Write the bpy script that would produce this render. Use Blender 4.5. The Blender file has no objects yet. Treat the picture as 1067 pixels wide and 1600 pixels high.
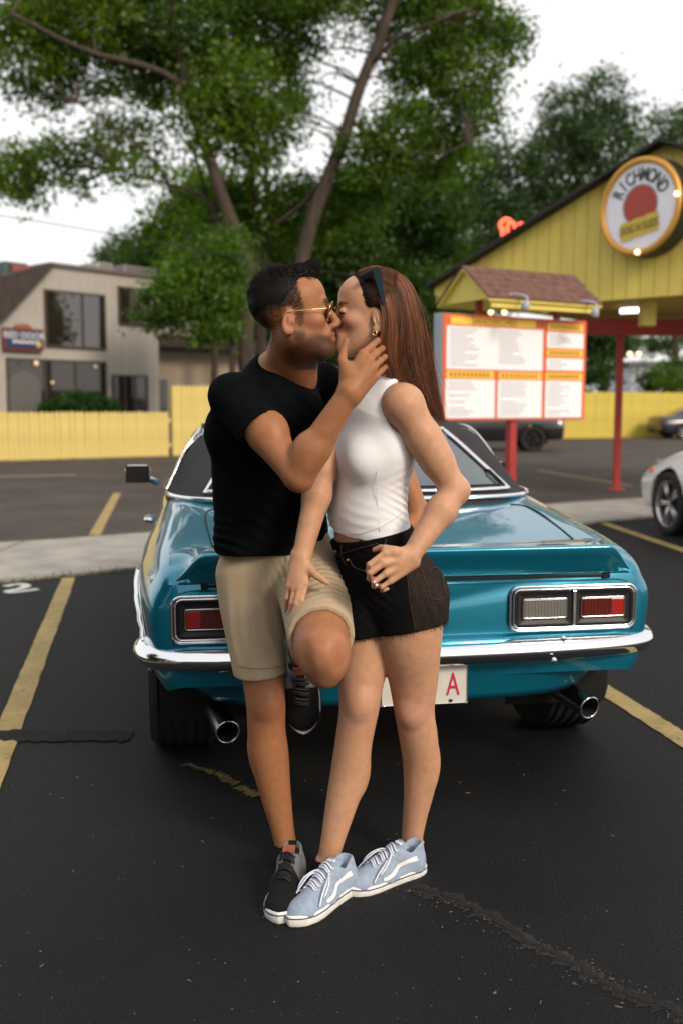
import bpy, bmesh, math, random
import numpy as np
from mathutils import Vector, Matrix

random.seed(7); rng = np.random.default_rng(11)
SC = bpy.context.scene
COL = SC.collection
R_ = math.radians

# ---------------------------------------------------------------- camera, sky, sun, exposure
F_PX, CAM_H = 1555.6, 1.35
PITCH = math.atan((800 - 636) / F_PX)
cam_d = bpy.data.cameras.new("camera")
cam = bpy.data.objects.new("camera", cam_d); COL.objects.link(cam)
cam.location = (0, 0, CAM_H)
cam.rotation_euler = (math.pi / 2 - PITCH, 0, 0)
cam_d.sensor_fit = 'VERTICAL'; cam_d.sensor_height = 36.0; cam_d.sensor_width = 24.0
cam_d.lens = 35.0
cam_d.clip_start = 0.05; cam_d.clip_end = 2000
cam_d.dof.use_dof = True
cam_d.dof.focus_distance = 2.78
cam_d.dof.aperture_fstop = 2.4
SC.camera = cam

SUN_EL, SUN_AZ = R_(30), R_(141)          # azimuth clockwise from +Y: behind the camera, to the right
world = bpy.data.worlds.new("World"); SC.world = world; world.use_nodes = True
_n = world.node_tree.nodes; _l = world.node_tree.links
_n.clear()
_sky = _n.new('ShaderNodeTexSky'); _sky.sky_type = 'NISHITA'; _sky.sun_disc = False
_sky.sun_elevation = SUN_EL; _sky.sun_rotation = SUN_AZ
_sky.air_density = 1.0; _sky.dust_density = 2.5; _sky.ozone_density = 1.0
# a thin even veil of cloud whitens the evening sky
_mix = _n.new('ShaderNodeMix'); _mix.data_type = 'RGBA'; _mix.inputs[0].default_value = 0.72
_mix.inputs[7].default_value = (14.5, 14.0, 13.7, 1)
_bg = _n.new('ShaderNodeBackground'); _bg.inputs['Strength'].default_value = 0.08
_out = _n.new('ShaderNodeOutputWorld')
_l.new(_sky.outputs[0], _mix.inputs[6]); _l.new(_mix.outputs[2], _bg.inputs[0]); _l.new(_bg.outputs[0], _out.inputs[0])

sun_d = bpy.data.lights.new("sun", 'SUN'); sun_d.energy = 2.1; sun_d.angle = R_(16); sun_d.color = (1.0, .86, .70)
sun = bpy.data.objects.new("sun", sun_d); COL.objects.link(sun)
_sd = Vector((math.sin(SUN_AZ) * math.cos(SUN_EL), math.cos(SUN_AZ) * math.cos(SUN_EL), math.sin(SUN_EL)))
sun.rotation_euler = _sd.to_track_quat('Z', 'Y').to_euler()
sun.location = (6, -6, 12)
SC.view_settings.view_transform = 'Standard'; SC.view_settings.look = 'None'
SC.view_settings.exposure = 0.32; SC.view_settings.gamma = 1.0; SC.view_settings.use_curve_mapping = False
SC.cycles.max_bounces = 8; SC.cycles.transparent_max_bounces = 12
SC.cycles.use_denoising = True
SC.cycles.sample_clamp_indirect = 6.0

# ---------------------------------------------------------------- measuring helpers (photo pixel -> place at a real distance)
_CP, _SP = math.cos(PITCH), math.sin(PITCH)
def ray(px, py):
    u = (px - 533.5) / F_PX; v = (800 - py) / F_PX
    return np.array([u, _CP + v * _SP, -_SP + v * _CP])
def at(px, py, Y):
    r = ray(px, py); return np.array([0, 0, CAM_H]) + r * (Y / r[1])
def gnd(px, py, z=0.0):
    r = ray(px, py); return np.array([0, 0, CAM_H]) + r * ((z - CAM_H) / r[2])
def onplane(px, py, P0, n):
    r = ray(px, py); c = np.array([0, 0, CAM_H]); n = np.asarray(n, float)
    return c + r * (((np.asarray(P0) - c) @ n) / (r @ n))
def V(a): return np.asarray(a, float)
def nrm(a): a = V(a); return a / (np.linalg.norm(a) + 1e-12)

# ---------------------------------------------------------------- materials
def mat(name, base, rough=.6, metal=0.0, var=0.0, scale=8.0, bump=0.0, bscale=None, spec=.5, coat=0.0, coat_r=.03,
        var_col=None, attr=None, emit=None, estr=0.0, detail=6.0, stretch=None, sub=0.0, sub_r=(1, .35, .2), sheen=0.0, trans=0.0, alpha=1.0, rvar=0.0, ior=None, bdist=0.01):
    m = bpy.data.materials.new(name); m.use_nodes = True
    nt = m.node_tree; b = nt.nodes['Principled BSDF']; L = nt.links.new
    I = b.inputs
    I['Base Color'].default_value = (*base, 1); I['Roughness'].default_value = rough; I['Metallic'].default_value = metal
    I['Specular IOR Level'].default_value = spec
    if coat: I['Coat Weight'].default_value = coat; I['Coat Roughness'].default_value = coat_r
    if sheen: I['Sheen Weight'].default_value = sheen; I['Sheen Roughness'].default_value = .6
    if sub: I['Subsurface Weight'].default_value = sub; I['Subsurface Radius'].default_value = sub_r; I['Subsurface Scale'].default_value = .012
    if trans: I['Transmission Weight'].default_value = trans
    if ior: I['IOR'].default_value = ior
    if emit: I['Emission Color'].default_value = (*emit, 1); I['Emission Strength'].default_value = estr
    if alpha < 1: I['Alpha'].default_value = alpha
    src = None
    if attr:
        a = nt.nodes.new('ShaderNodeAttribute'); a.attribute_name = attr; src = a.outputs['Color']
    if var or bump or rvar:
        tc = nt.nodes.new('ShaderNodeTexCoord'); mp = nt.nodes.new('ShaderNodeMapping')
        if stretch: mp.inputs['Scale'].default_value = stretch
        L(tc.outputs['Object'], mp.inputs[0])
    if var or rvar:
        nz = nt.nodes.new('ShaderNodeTexNoise'); nz.inputs['Scale'].default_value = scale; nz.inputs['Detail'].default_value = detail
        L(mp.outputs[0], nz.inputs['Vector'])
    if var:
        mx = nt.nodes.new('ShaderNodeMix'); mx.data_type = 'RGBA'
        rp = nt.nodes.new('ShaderNodeMapRange'); rp.inputs[1].default_value = .3; rp.inputs[2].default_value = .7
        L(nz.outputs['Fac'], rp.inputs[0]); L(rp.outputs[0], mx.inputs[0])
        lo = tuple(c * (1 - var) for c in base); hi = var_col if var_col else tuple(min(1, c * (1 + var)) for c in base)
        if src is not None:
            m1 = nt.nodes.new('ShaderNodeMix'); m1.data_type = 'RGBA'; m1.blend_type = 'MULTIPLY'; m1.inputs[0].default_value = 1
            mx.inputs[6].default_value = (1 - var,) * 3 + (1,); mx.inputs[7].default_value = (1 + var,) * 3 + (1,)
            L(src, m1.inputs[6]); L(mx.outputs[2], m1.inputs[7]); L(m1.outputs[2], I['Base Color'])
        else:
            mx.inputs[6].default_value = (*lo, 1); mx.inputs[7].default_value = (*hi, 1)
            L(mx.outputs[2], I['Base Color'])
    elif src is not None:
        L(src, I['Base Color'])
    if rvar:
        rr = nt.nodes.new('ShaderNodeMapRange'); rr.inputs[1].default_value = .3; rr.inputs[2].default_value = .7
        rr.inputs[3].default_value = max(0, rough - rvar); rr.inputs[4].default_value = min(1, rough + rvar)
        L(nz.outputs['Fac'], rr.inputs[0]); L(rr.outputs[0], I['Roughness'])
    if bump:
        n2 = nt.nodes.new('ShaderNodeTexNoise'); n2.inputs['Scale'].default_value = bscale or scale * 4; n2.inputs['Detail'].default_value = 4
        bp = nt.nodes.new('ShaderNodeBump'); bp.inputs['Strength'].default_value = bump; bp.inputs['Distance'].default_value = bdist
        L(mp.outputs[0], n2.inputs['Vector']); L(n2.outputs['Fac'], bp.inputs['Height']); L(bp.outputs[0], I['Normal'])
    return m

# ---------------------------------------------------------------- object helpers
def link(name, me, m=None, parent=None, smooth=False):
    o = bpy.data.objects.new(name, me); COL.objects.link(o)
    if m is not None:
        for mm in (m if isinstance(m, (list, tuple)) else [m]): me.materials.append(mm)
    if parent is not None: o.parent = parent
    if smooth and len(me.polygons): me.polygons.foreach_set('use_smooth', np.ones(len(me.polygons), dtype=bool))
    return o
def mesh(name, verts, faces, m=None, parent=None, smooth=False):
    me = bpy.data.meshes.new(name)
    me.from_pydata([tuple(map(float, v)) for v in verts], [], [tuple(map(int, f)) for f in faces]); me.update()
    return link(name, me, m, parent, smooth)
def fast_mesh(name, verts, faces, m=None, parent=None, smooth=False, cols=None):
    """verts (n,3), faces (k,4) or (k,3) as arrays"""
    verts = np.asarray(verts, np.float32); faces = np.asarray(faces, np.int32); k = faces.shape[1]
    me = bpy.data.meshes.new(name)
    me.vertices.add(len(verts)); me.vertices.foreach_set('co', verts.ravel())
    me.loops.add(faces.size); me.loops.foreach_set('vertex_index', faces.ravel())
    me.polygons.add(len(faces)); me.polygons.foreach_set('loop_start', np.arange(len(faces), dtype=np.int32) * k)
    me.polygons.foreach_set('loop_total', np.full(len(faces), k, np.int32))
    me.update(calc_edges=True)
    if cols is not None:
        c = np.ones((len(verts), 4), np.float32); c[:, :3] = cols
        a = me.color_attributes.new('tint', 'FLOAT_COLOR', 'POINT'); a.data.foreach_set('color', c.ravel())
    return link(name, me, m, parent, smooth)
def thing(name, label, cat, loc=(0, 0, 0), group=None, rz=0.0):
    o = bpy.data.objects.new(name, None); COL.objects.link(o); o.location = tuple(map(float, loc)); o.rotation_euler = (0, 0, rz)
    o.empty_display_size = .2
    o['label'] = label; o['category'] = cat
    if group: o['group'] = group
    return o
def tag(o, label, cat, group=None):
    o['label'] = label; o['category'] = cat
    if group: o['group'] = group
    return o
def struct(o): o['kind'] = 'structure'; return o
def stuff(o): o['kind'] = 'stuff'; return o
def world_child(o, parent):
    """parent keeping coordinates that were written in world space"""
    o.parent = parent
    M = Matrix.LocRotScale(parent.location, parent.rotation_euler, parent.scale)
    o.matrix_parent_inverse = M.inverted(); return o

class MB:
    """collects shapes into one mesh"""
    def __init__(s): s.v = []; s.f = []
    def add(s, v, f):
        n = len(s.v); s.v += [tuple(map(float, p)) for p in v]; s.f += [tuple(int(i) + n for i in q) for q in f]; return s
    def box(s, lo, hi, M=None, bev=0.0):
        x0, y0, z0 = lo; x1, y1, z1 = hi
        if bev <= 0:
            v = [(x0,y0,z0),(x1,y0,z0),(x1,y1,z0),(x0,y1,z0),(x0,y0,z1),(x1,y0,z1),(x1,y1,z1),(x0,y1,z1)]
            f = [(3,2,1,0),(4,5,6,7),(0,1,5,4),(1,2,6,5),(2,3,7,6),(3,0,4,7)]
        else:
            bm = bmesh.new(); bmesh.ops.create_cube(bm, size=1)
            for q in bm.verts: q.co = Vector(((q.co.x+.5)*(x1-x0)+x0, (q.co.y+.5)*(y1-y0)+y0, (q.co.z+.5)*(z1-z0)+z0))
            bmesh.ops.bevel(bm, geom=bm.edges[:], offset=bev, segments=2, affect='EDGES', profile=.5)
            bm.verts.index_update(); v = [tuple(q.co) for q in bm.verts]; f = [[w.index for w in q.verts] for q in bm.faces]; bm.free()
        if M is not None: v = [tuple(M @ Vector(p)) for p in v]
        return s.add(v, f)
    def tube(s, pts, r, n=8, cap=True, closed=False):
        pts = [V(p) for p in pts]; m = len(pts)
        rr = r if hasattr(r, '__len__') else [r] * m
        t0 = nrm(pts[1] - pts[0]); ref = V((0, 0, 1)) if abs(t0[2]) < .9 else V((1, 0, 0))
        u = nrm(np.cross(t0, ref)); v = []; f = []
        for i, p in enumerate(pts):
            if closed: t = nrm(pts[(i+1) % m] - pts[i-1])
            else: t = nrm(pts[min(i+1, m-1)] - pts[max(i-1, 0)])
            u = nrm(u - t * (u @ t)); w = np.cross(t, u)
            for j in range(n):
                a = 2*math.pi*j/n; v.append(p + rr[i]*(math.cos(a)*u + math.sin(a)*w))
        for i in range(m if closed else m-1):
            i2 = (i+1) % m
            for j in range(n):
                j2 = (j+1) % n; f.append((i*n+j, i*n+j2, i2*n+j2, i2*n+j))
        if cap and not closed: f.append(tuple(range(n-1, -1, -1))); f.append(tuple((m-1)*n+j for j in range(n)))
        return s.add(v, f)
    def prism(s, poly, d):
        """poly: list of 3D points (planar), extruded by vector d"""
        n = len(poly); d = V(d); v = [V(p) for p in poly] + [V(p) + d for p in poly]
        f = [tuple(range(n-1, -1, -1)), tuple(range(n, 2*n))] + [(i, (i+1) % n, n+(i+1) % n, n+i) for i in range(n)]
        return s.add(v, f)
    def lathe(s, prof, M=None, n=32, closed=False):
        """prof: (r, h) pairs around local Z"""
        v = []; f = []; m = len(prof)
        for (r, h) in prof:
            for j in range(n):
                a = 2*math.pi*j/n; v.append((r*math.cos(a), r*math.sin(a), h))
        for i in range(m if closed else m-1):
            i2 = (i+1) % m
            for j in range(n):
                j2 = (j+1) % n; f.append((i*n+j, i*n+j2, i2*n+j2, i2*n+j))
        if M is not None: v = [tuple(M @ Vector(p)) for p in v]
        return s.add(v, f)
    def grid(s, G, cu=False, cv=False):
        """G[i][j] = point"""
        G = np.asarray(G, float); a, b = G.shape[:2]; f = []
        for i in range(a if cu else a-1):
            for j in range(b if cv else b-1):
                i2 = (i+1) % a; j2 = (j+1) % b; f.append((i*b+j, i2*b+j, i2*b+j2, i*b+j2))
        return s.add(G.reshape(-1, 3), f)
    def build(s, name, m=None, parent=None, smooth=False, fix=True, auto=None):
        me = bpy.data.meshes.new(name); me.from_pydata(s.v, [], s.f); me.update()
        if fix:
            bm = bmesh.new(); bm.from_mesh(me); bmesh.ops.recalc_face_normals(bm, faces=bm.faces[:]); bm.to_mesh(me); bm.free()
        o = link(name, me, m, parent, smooth or auto is not None)
        if auto is not None:
            bm = bmesh.new(); bm.from_mesh(me)
            for e in bm.edges:
                if len(e.link_faces) == 2 and e.calc_face_angle(0) > R_(auto): e.smooth = False
            bm.to_mesh(me); bm.free()
        return o
def basis(o, x, y, z):
    M = Matrix(((x[0], y[0], z[0], o[0]), (x[1], y[1], z[1], o[1]), (x[2], y[2], z[2], o[2]), (0, 0, 0, 1))); return M
def text(name, body, size, M, m, parent=None, ext=.002, align='CENTER', bold=0.0):
    cu = bpy.data.curves.new(name, 'FONT'); cu.body = body; cu.size = size; cu.extrude = ext; cu.align_x = align; cu.align_y = 'CENTER'
    cu.resolution_u = 3; cu.offset = bold
    t = bpy.data.objects.new(name + '_c', cu); COL.objects.link(t)
    bpy.context.view_layer.update()
    dg = bpy.context.evaluated_depsgraph_get(); me = bpy.data.meshes.new_from_object(t.evaluated_get(dg))
    bpy.data.objects.remove(t); bpy.data.curves.remove(cu)
    me.transform(M); me.materials.clear()
    return link(name, me, m, parent)
def crv(pts, n=24):
    """Catmull-Rom through points"""
    P = np.asarray(pts, float); m = len(P); out = []
    for t in np.linspace(0, m-1, n):
        i = min(int(t), m-2); u = t - i
        p0 = P[max(i-1, 0)]; p1 = P[i]; p2 = P[i+1]; p3 = P[min(i+2, m-1)]
        out.append(.5*((2*p1)+(-p0+p2)*u+(2*p0-5*p1+4*p2-p3)*u*u+(-p0+3*p1-3*p2+p3)*u**3))
    return np.array(out)
def noise3(P, s, seed=0):
    """cheap smooth pseudo noise on (...,3) arrays, about -1..1"""
    x, y, z = P[..., 0]*s, P[..., 1]*s, P[..., 2]*s; q = seed*1.7
    return (np.sin(x+1.3*np.sin(y*1.1+q)+q)+np.sin(y*1.2+1.4*np.sin(z*.9+q*2)+2.1)+np.sin(z*1.1+1.2*np.sin(x*1.3+q)+4.2))/3

# ---------------------------------------------------------------- smooth implicit solids, meshed with surface nets
class Field:
    def __init__(s, lo, hi, h):
        s.lo = V(lo); s.h = h; s.n = np.ceil((V(hi) - s.lo) / h).astype(int) + 1
        s.F = np.full(tuple(s.n), 1.0, np.float32)
    def block(s, lo, hi):
        a = np.clip(np.floor((V(lo)-s.lo)/s.h).astype(int), 0, s.n-1); b = np.clip(np.ceil((V(hi)-s.lo)/s.h).astype(int)+1, 1, s.n)
        sl = tuple(slice(a[i], max(b[i], a[i]+1)) for i in range(3))
        ax = [(s.lo[i] + s.h*np.arange(sl[i].start, sl[i].stop)).astype(np.float32) for i in range(3)]
        return sl, ax[0][:, None, None], ax[1][None, :, None], ax[2][None, None, :]
    def comb(s, sl, d, k, op):
        A = s.F[sl]
        if op == 'u':
            if k <= 0: s.F[sl] = np.minimum(A, d)
            else:
                hh = np.clip(.5+.5*(d-A)/k, 0, 1); s.F[sl] = d+(A-d)*hh-k*hh*(1-hh)
        else:  # subtract
            d = -d
            if k <= 0: s.F[sl] = np.maximum(A, d)
            else:
                hh = np.clip(.5-.5*(d-A)/k, 0, 1); s.F[sl] = d+(A-d)*hh+k*hh*(1-hh)
    def seg(s, a, b, ra, rb=None, w=None, f1=1.0, f2=None, k=.01, op='u'):
        """tapered limb a->b, radius ra->rb; across direction w the radius is multiplied by f1->f2"""
        a = V(a); b = V(b); rb = ra if rb is None else rb; f2 = f1 if f2 is None else f2
        R = max(ra*max(1, f1), rb*max(1, f2)) + 3*k + 3*s.h
        sl, X, Y, Z = s.block(np.minimum(a, b)-R, np.maximum(a, b)+R)
        ab = b-a; L2 = ab@ab+1e-12
        t = np.clip(((X-a[0])*ab[0]+(Y-a[1])*ab[1]+(Z-a[2])*ab[2])/L2, 0, 1)
        ox = X-a[0]-t*ab[0]; oy = Y-a[1]-t*ab[1]; oz = Z-a[2]-t*ab[2]
        r = ra+(rb-ra)*t
        if w is None: d = np.sqrt(ox*ox+oy*oy+oz*oz)-r
        else:
            w = nrm(w); ow = ox*w[0]+oy*w[1]+oz*w[2]; o2 = ox*ox+oy*oy+oz*oz-ow*ow
            ff = f1+(f2-f1)*t
            q = np.sqrt(np.maximum(o2, 0)+(ow/ff)**2); d = (q-r)*np.minimum(1, ff)
        s.comb(sl, d.astype(np.float32), k, op)
    def path(s, pts, rs, k=.01, n=None, op='u'):
        """smooth tapered limb through points"""
        P = [V(p) for p in pts]; m = n or (len(P)-1)*8+1
        C = crv(np.column_stack([np.array(P), np.array(rs)]), m)
        R = max(rs)+3*k+3*s.h
        sl, X, Y, Z = s.block(C[:, :3].min(0)-R, C[:, :3].max(0)+R)
        D = np.full(s.F[sl].shape, 1.0, np.float32); RR = np.zeros(s.F[sl].shape, np.float32)
        for i in range(m-1):
            a, b = C[i, :3], C[i+1, :3]; ra, rb = C[i, 3], C[i+1, 3]; ab = b-a; L2 = ab@ab+1e-12
            rr = max(ra, rb)+3*k+3*s.h; lo = np.minimum(a, b)-rr; hi = np.maximum(a, b)+rr
            s2, x, y, z = s.block(lo, hi)
            loc = tuple(slice(max(s2[j].start-sl[j].start, 0), min(s2[j].stop, sl[j].stop)-sl[j].start) for j in range(3))
            t = np.clip(((x-a[0])*ab[0]+(y-a[1])*ab[1]+(z-a[2])*ab[2])/L2, 0, 1)
            d = np.sqrt((x-a[0]-t*ab[0])**2+(y-a[1]-t*ab[1])**2+(z-a[2]-t*ab[2])**2)
            m_ = d < D[loc]; D[loc] = np.where(m_, d, D[loc]); RR[loc] = np.where(m_, ra+(rb-ra)*t, RR[loc])
        s.comb(sl, D-RR, k, op)
    def ell(s, c, r, axes=None, k=.01, op='u'):
        c = V(c); r = V(r); R = r.max()+3*k+3*s.h
        sl, X, Y, Z = s.block(c-R, c+R)
        A = np.eye(3) if axes is None else V(axes)
        px, py, pz = X-c[0], Y-c[1], Z-c[2]; q = 0; q2 = 0
        for i in range(3):
            u = A[i][0]*px+A[i][1]*py+A[i][2]*pz; q = q+(u/r[i])**2; q2 = q2+(u/r[i]**2)**2
        k0 = np.sqrt(q); k1 = np.sqrt(q2)+1e-9
        d = np.where(k0 < .2, (k0-1)*r.min(), k0*(k0-1)/k1)
        s.comb(sl, d.astype(np.float32), k, op)
    def half(s, p, n, c=None, R=None, k=0.0):
        """keep the side where (x-p).n < 0, inside a ball (c,R) if given"""
        p = V(p); n = nrm(n)
        if c is None: sl, X, Y, Z = s.block(s.lo, s.lo+s.h*s.n)
        else: sl, X, Y, Z = s.block(V(c)-R, V(c)+R)
        d = ((X-p[0])*n[0]+(Y-p[1])*n[1]+(Z-p[2])*n[2]).astype(np.float32)
        d = np.broadcast_to(d, s.F[sl].shape)
        if c is not None:
            inside = ((X-c[0])**2+(Y-c[1])**2+(Z-c[2])**2) < R*R
            s.F[sl] = np.where(inside, np.maximum(s.F[sl], d), s.F[sl])
        else: s.F[sl] = np.maximum(s.F[sl], d)
    def warp(s, fn, amp):
        """push the surface by fn(P) in -1..1"""
        m = np.abs(s.F) < .03; idx = np.argwhere(m); P = s.lo+idx*s.h
        s.F[m] += (-amp*fn(P)).astype(np.float32)
    def mesh(s):
        F = s.F; ins = F < 0; n = s.n
        c = [ins[dx:n[0]-1+dx, dy:n[1]-1+dy, dz:n[2]-1+dz] for dx in (0, 1) for dy in (0, 1) for dz in (0, 1)]
        al = c[0].copy(); an = c[0].copy()
        for q in c[1:]: al &= q; an |= q
        act = an & ~al; I = np.argwhere(act); m = len(I)
        idx = np.full(act.shape, -1, np.int32); idx[act] = np.arange(m, dtype=np.int32)
        off = [(dx, dy, dz) for dx in (0, 1) for dy in (0, 1) for dz in (0, 1)]
        val = np.stack([F[I[:, 0]+o[0], I[:, 1]+o[1], I[:, 2]+o[2]] for o in off], 1)
        acc = np.zeros((m, 3)); cnt = np.zeros(m)
        for i in range(8):
            for j in range(i+1, 8):
                d = V(off[j])-V(off[i])
                if np.abs(d).sum() != 1: continue
                a, b = val[:, i], val[:, j]; cr = (a < 0) != (b < 0)
                t = np.where(cr, a/np.where(cr, a-b, 1), 0)
                acc += cr[:, None]*(V(off[i])+t[:, None]*d); cnt += cr
        P = s.lo+(I+acc/cnt[:, None])*s.h
        faces = []
        for ax in range(3):
            u, v = (ax+1) % 3, (ax+2) % 3
            sa = [slice(1, n[i]-1) for i in range(3)]; sb = list(sa); sa[ax] = slice(0, n[ax]-1); sb[ax] = slice(1, n[ax])
            A = ins[tuple(sa)]; B = ins[tuple(sb)]; E = np.argwhere(A != B)
            if not len(E): continue
            base = E.copy(); base[:, u] += 1; base[:, v] += 1
            sgn = A[E[:, 0], E[:, 1], E[:, 2]]
            q = []
            for du, dv in ((-1, -1), (0, -1), (0, 0), (-1, 0)):
                t = base.copy(); t[:, u] += du; t[:, v] += dv; q.append(idx[t[:, 0], t[:, 1], t[:, 2]])
            q = np.stack(q, 1); q[~sgn] = q[~sgn][:, ::-1]; faces.append(q)
        return P, np.concatenate(faces)
def relax(P, faces, n=1, lam=.5):
    E = np.concatenate([faces[:, [0, 1]], faces[:, [1, 2]], faces[:, [2, 3]], faces[:, [3, 0]]]); m = len(P)
    for _ in range(n):
        S = np.zeros_like(P); c = np.bincount(E[:, 0], minlength=m)+np.bincount(E[:, 1], minlength=m)
        for i in range(3): S[:, i] = np.bincount(E[:, 0], P[E[:, 1], i], m)+np.bincount(E[:, 1], P[E[:, 0], i], m)
        P = P+lam*(S/np.maximum(c, 1)[:, None]-P)
    return P
# ================================================================ ground
def asphalt(name, base, rough, spk, scale=1.0, patch_=.25):
    m = bpy.data.materials.new(name); m.use_nodes = True; nt = m.node_tree; b = nt.nodes['Principled BSDF']; L = nt.links.new
    N = nt.nodes.new
    tc = N('ShaderNodeTexCoord'); big = N('ShaderNodeTexNoise'); big.inputs['Scale'].default_value = .9; big.inputs['Detail'].default_value = 8; big.inputs['Roughness'].default_value = .6
    fine = N('ShaderNodeTexVoronoi'); fine.inputs['Scale'].default_value = 230*scale
    grit = N('ShaderNodeTexNoise'); grit.inputs['Scale'].default_value = 320*scale; grit.inputs['Detail'].default_value = 3
    for t in (big, fine, grit): L(tc.outputs['Object'], t.inputs['Vector'])
    mx = N('ShaderNodeMix'); mx.data_type = 'RGBA'
    mx.inputs[6].default_value = tuple(c*(1-patch_) for c in base)+(1,); mx.inputs[7].default_value = tuple(c*(1+patch_*1.5) for c in base)+(1,)
    mr = N('ShaderNodeMapRange'); mr.inputs[1].default_value = .35; mr.inputs[2].default_value = .68; L(big.outputs['Fac'], mr.inputs[0]); L(mr.outputs[0], mx.inputs[0])
    sp = N('ShaderNodeMapRange'); sp.inputs[1].default_value = .66; sp.inputs[2].default_value = .74; L(grit.outputs['Fac'], sp.inputs[0])
    m2 = N('ShaderNodeMix'); m2.data_type = 'RGBA'; L(sp.outputs[0], m2.inputs[0]); L(mx.outputs[2], m2.inputs[6]); m2.inputs[7].default_value = tuple(spk)+(1,)
    mid = N('ShaderNodeTexNoise'); mid.inputs['Scale'].default_value = 95*scale; mid.inputs['Detail'].default_value = 5; mid.inputs['Roughness'].default_value = .7; L(tc.outputs['Object'], mid.inputs['Vector'])
    mm = N('ShaderNodeMapRange'); mm.inputs[1].default_value = .35; mm.inputs[2].default_value = .68; mm.inputs[3].default_value = .6; mm.inputs[4].default_value = 1.6; L(mid.outputs['Fac'], mm.inputs[0])
    m3 = N('ShaderNodeMix'); m3.data_type = 'RGBA'; m3.blend_type = 'MULTIPLY'; m3.inputs[0].default_value = 1; L(m2.outputs[2], m3.inputs[6]); L(mm.outputs[0], m3.inputs[7])
    L(m3.outputs[2], b.inputs['Base Color'])
    rr = N('ShaderNodeMapRange'); rr.inputs[3].default_value = rough-.08; rr.inputs[4].default_value = rough+.12; L(big.outputs['Fac'], rr.inputs[0]); L(rr.outputs[0], b.inputs['Roughness'])
    b.inputs['Specular IOR Level'].default_value = .22
    bp = N('ShaderNodeBump'); bp.inputs['Strength'].default_value = .75; bp.inputs['Distance'].default_value = .004
    L(fine.outputs['Distance'], bp.inputs['Height']); bp2 = N('ShaderNodeBump'); bp2.inputs['Strength'].default_value = .5; bp2.inputs['Distance'].default_value = .006
    L(mid.outputs['Fac'], bp2.inputs['Height']); L(bp.outputs[0], bp2.inputs['Normal']); L(bp2.outputs[0], b.inputs['Normal'])
    return m
M_seal = asphalt("sealed_asphalt", (.0048, .0053, .0064), .64, (.026, .026, .027), 1.0, .45)
M_old = asphalt("old_asphalt", (.062, .051, .045), .80, (.12, .11, .10), .5)
M_conc = mat("old_concrete", (.30, .28, .25), .9, var=.22, scale=3, bump=.3, bscale=60)
M_yline = mat("yellow_line_paint", (.33, .245, .09), .75, var=.22, scale=5, bump=.35, bscale=260, bdist=.003)
def _wear(m, dark, lo, hi, sc):
    nt = m.node_tree; b = nt.nodes['Principled BSDF']; src = b.inputs['Base Color'].links[0].from_socket; N = nt.nodes.new; L = nt.links.new
    tc = N('ShaderNodeTexCoord'); nz = N('ShaderNodeTexNoise'); nz.inputs['Scale'].default_value = sc; nz.inputs['Detail'].default_value = 9; nz.inputs['Roughness'].default_value = .75; L(tc.outputs['Object'], nz.inputs['Vector'])
    mr = N('ShaderNodeMapRange'); mr.inputs[1].default_value = lo; mr.inputs[2].default_value = hi; L(nz.outputs['Fac'], mr.inputs[0])
    mx = N('ShaderNodeMix'); mx.data_type = 'RGBA'; L(mr.outputs[0], mx.inputs[0]); L(src, mx.inputs[6]); mx.inputs[7].default_value = (*dark, 1); L(mx.outputs[2], b.inputs['Base Color'])
_wear(M_yline, (.035, .030, .020), .56, .70, 22)
M_wline = mat("white_line_paint", (.5, .5, .48), .75, var=.2, scale=20)
struct(mesh('ground', [(-400, -100, 0), (400, -100, 0), (400, 700, 0), (-400, 700, 0)], [(0, 1, 2, 3)], M_old))
def near_edge(x): return 7.55+.70*(x+2.62)
def far_edge(x): return 9.69+.63*(x+3.35)
struct(mesh('parking_lot', [(-14, -14, .004), (16, -14, .004), (16, near_edge(16), .004), (7, near_edge(7), .004), (-7, near_edge(-7), .004), (-14, near_edge(-14)+.5, .004)], [(0, 1, 2, 3, 4, 5)], M_seal))
# concrete walk of separate slabs
walk = bpy.data.objects.new('pavement', None); COL.objects.link(walk); walk['kind'] = 'structure'
xs = np.arange(-7.5, 10.5, 1.45)
for i in range(len(xs)-1):
    a, b = xs[i]+.012, xs[i+1]-.012; dz = random.uniform(-.004, .004)
    q = [(a, near_edge(a)), (b, near_edge(b)), (b, far_edge(b)), (a, far_edge(a))]
    mb = MB().prism([(x, y, -.02) for x, y in q], (0, 0, .05+dz)); mb.build('slab', M_conc, walk)
def ragged_line(name, p0, p1, w, m, n=60, z=.008, amp=.007, taper=False):
    p0, p1 = V(p0)[:2], V(p1)[:2]; d = nrm(p1-p0); nx = V((-d[1], d[0])); vv = []
    for i in range(n+1):
        c = p0+(p1-p0)*i/n
        for sd in (-1, 1): q = c+nx*sd*(w/2+amp*random.uniform(-1, 1)*.5); vv.append((q[0], q[1], z))
    return struct(mesh(name, vv, [(2*i, 2*i+1, 2*i+3, 2*i+2) for i in range(n)], m))
def lineat(pa, pb, w, ext=0.0, **k): 
    a, b = gnd(*pa), gnd(*pb); d = nrm(b-a); return ragged_line('parking_line', a-d*ext, b, w, M_yline, **k)
lineat((0, 1178), (108, 904), .105, ext=1.6)
lineat((1067, 1158), (946, 1081), .105, ext=1.2)
ragged_line('parking_line', gnd(946, 1081), gnd(946, 1081)+V((-.55, 3.2, 0)), .105, M_yline)
ragged_line('parking_line', gnd(148, 838), gnd(184, 771), .12, M_yline)
ragged_line('parking_line', gnd(1075, 864), gnd(912, 808), .11, M_yline, z=.009)
ragged_line('parking_line', gnd(985, 760), gnd(838, 735), .12, M_yline)
ragged_line('parking_line', gnd(120, 742), gnd(-40, 746), .12, M_wline)
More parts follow.
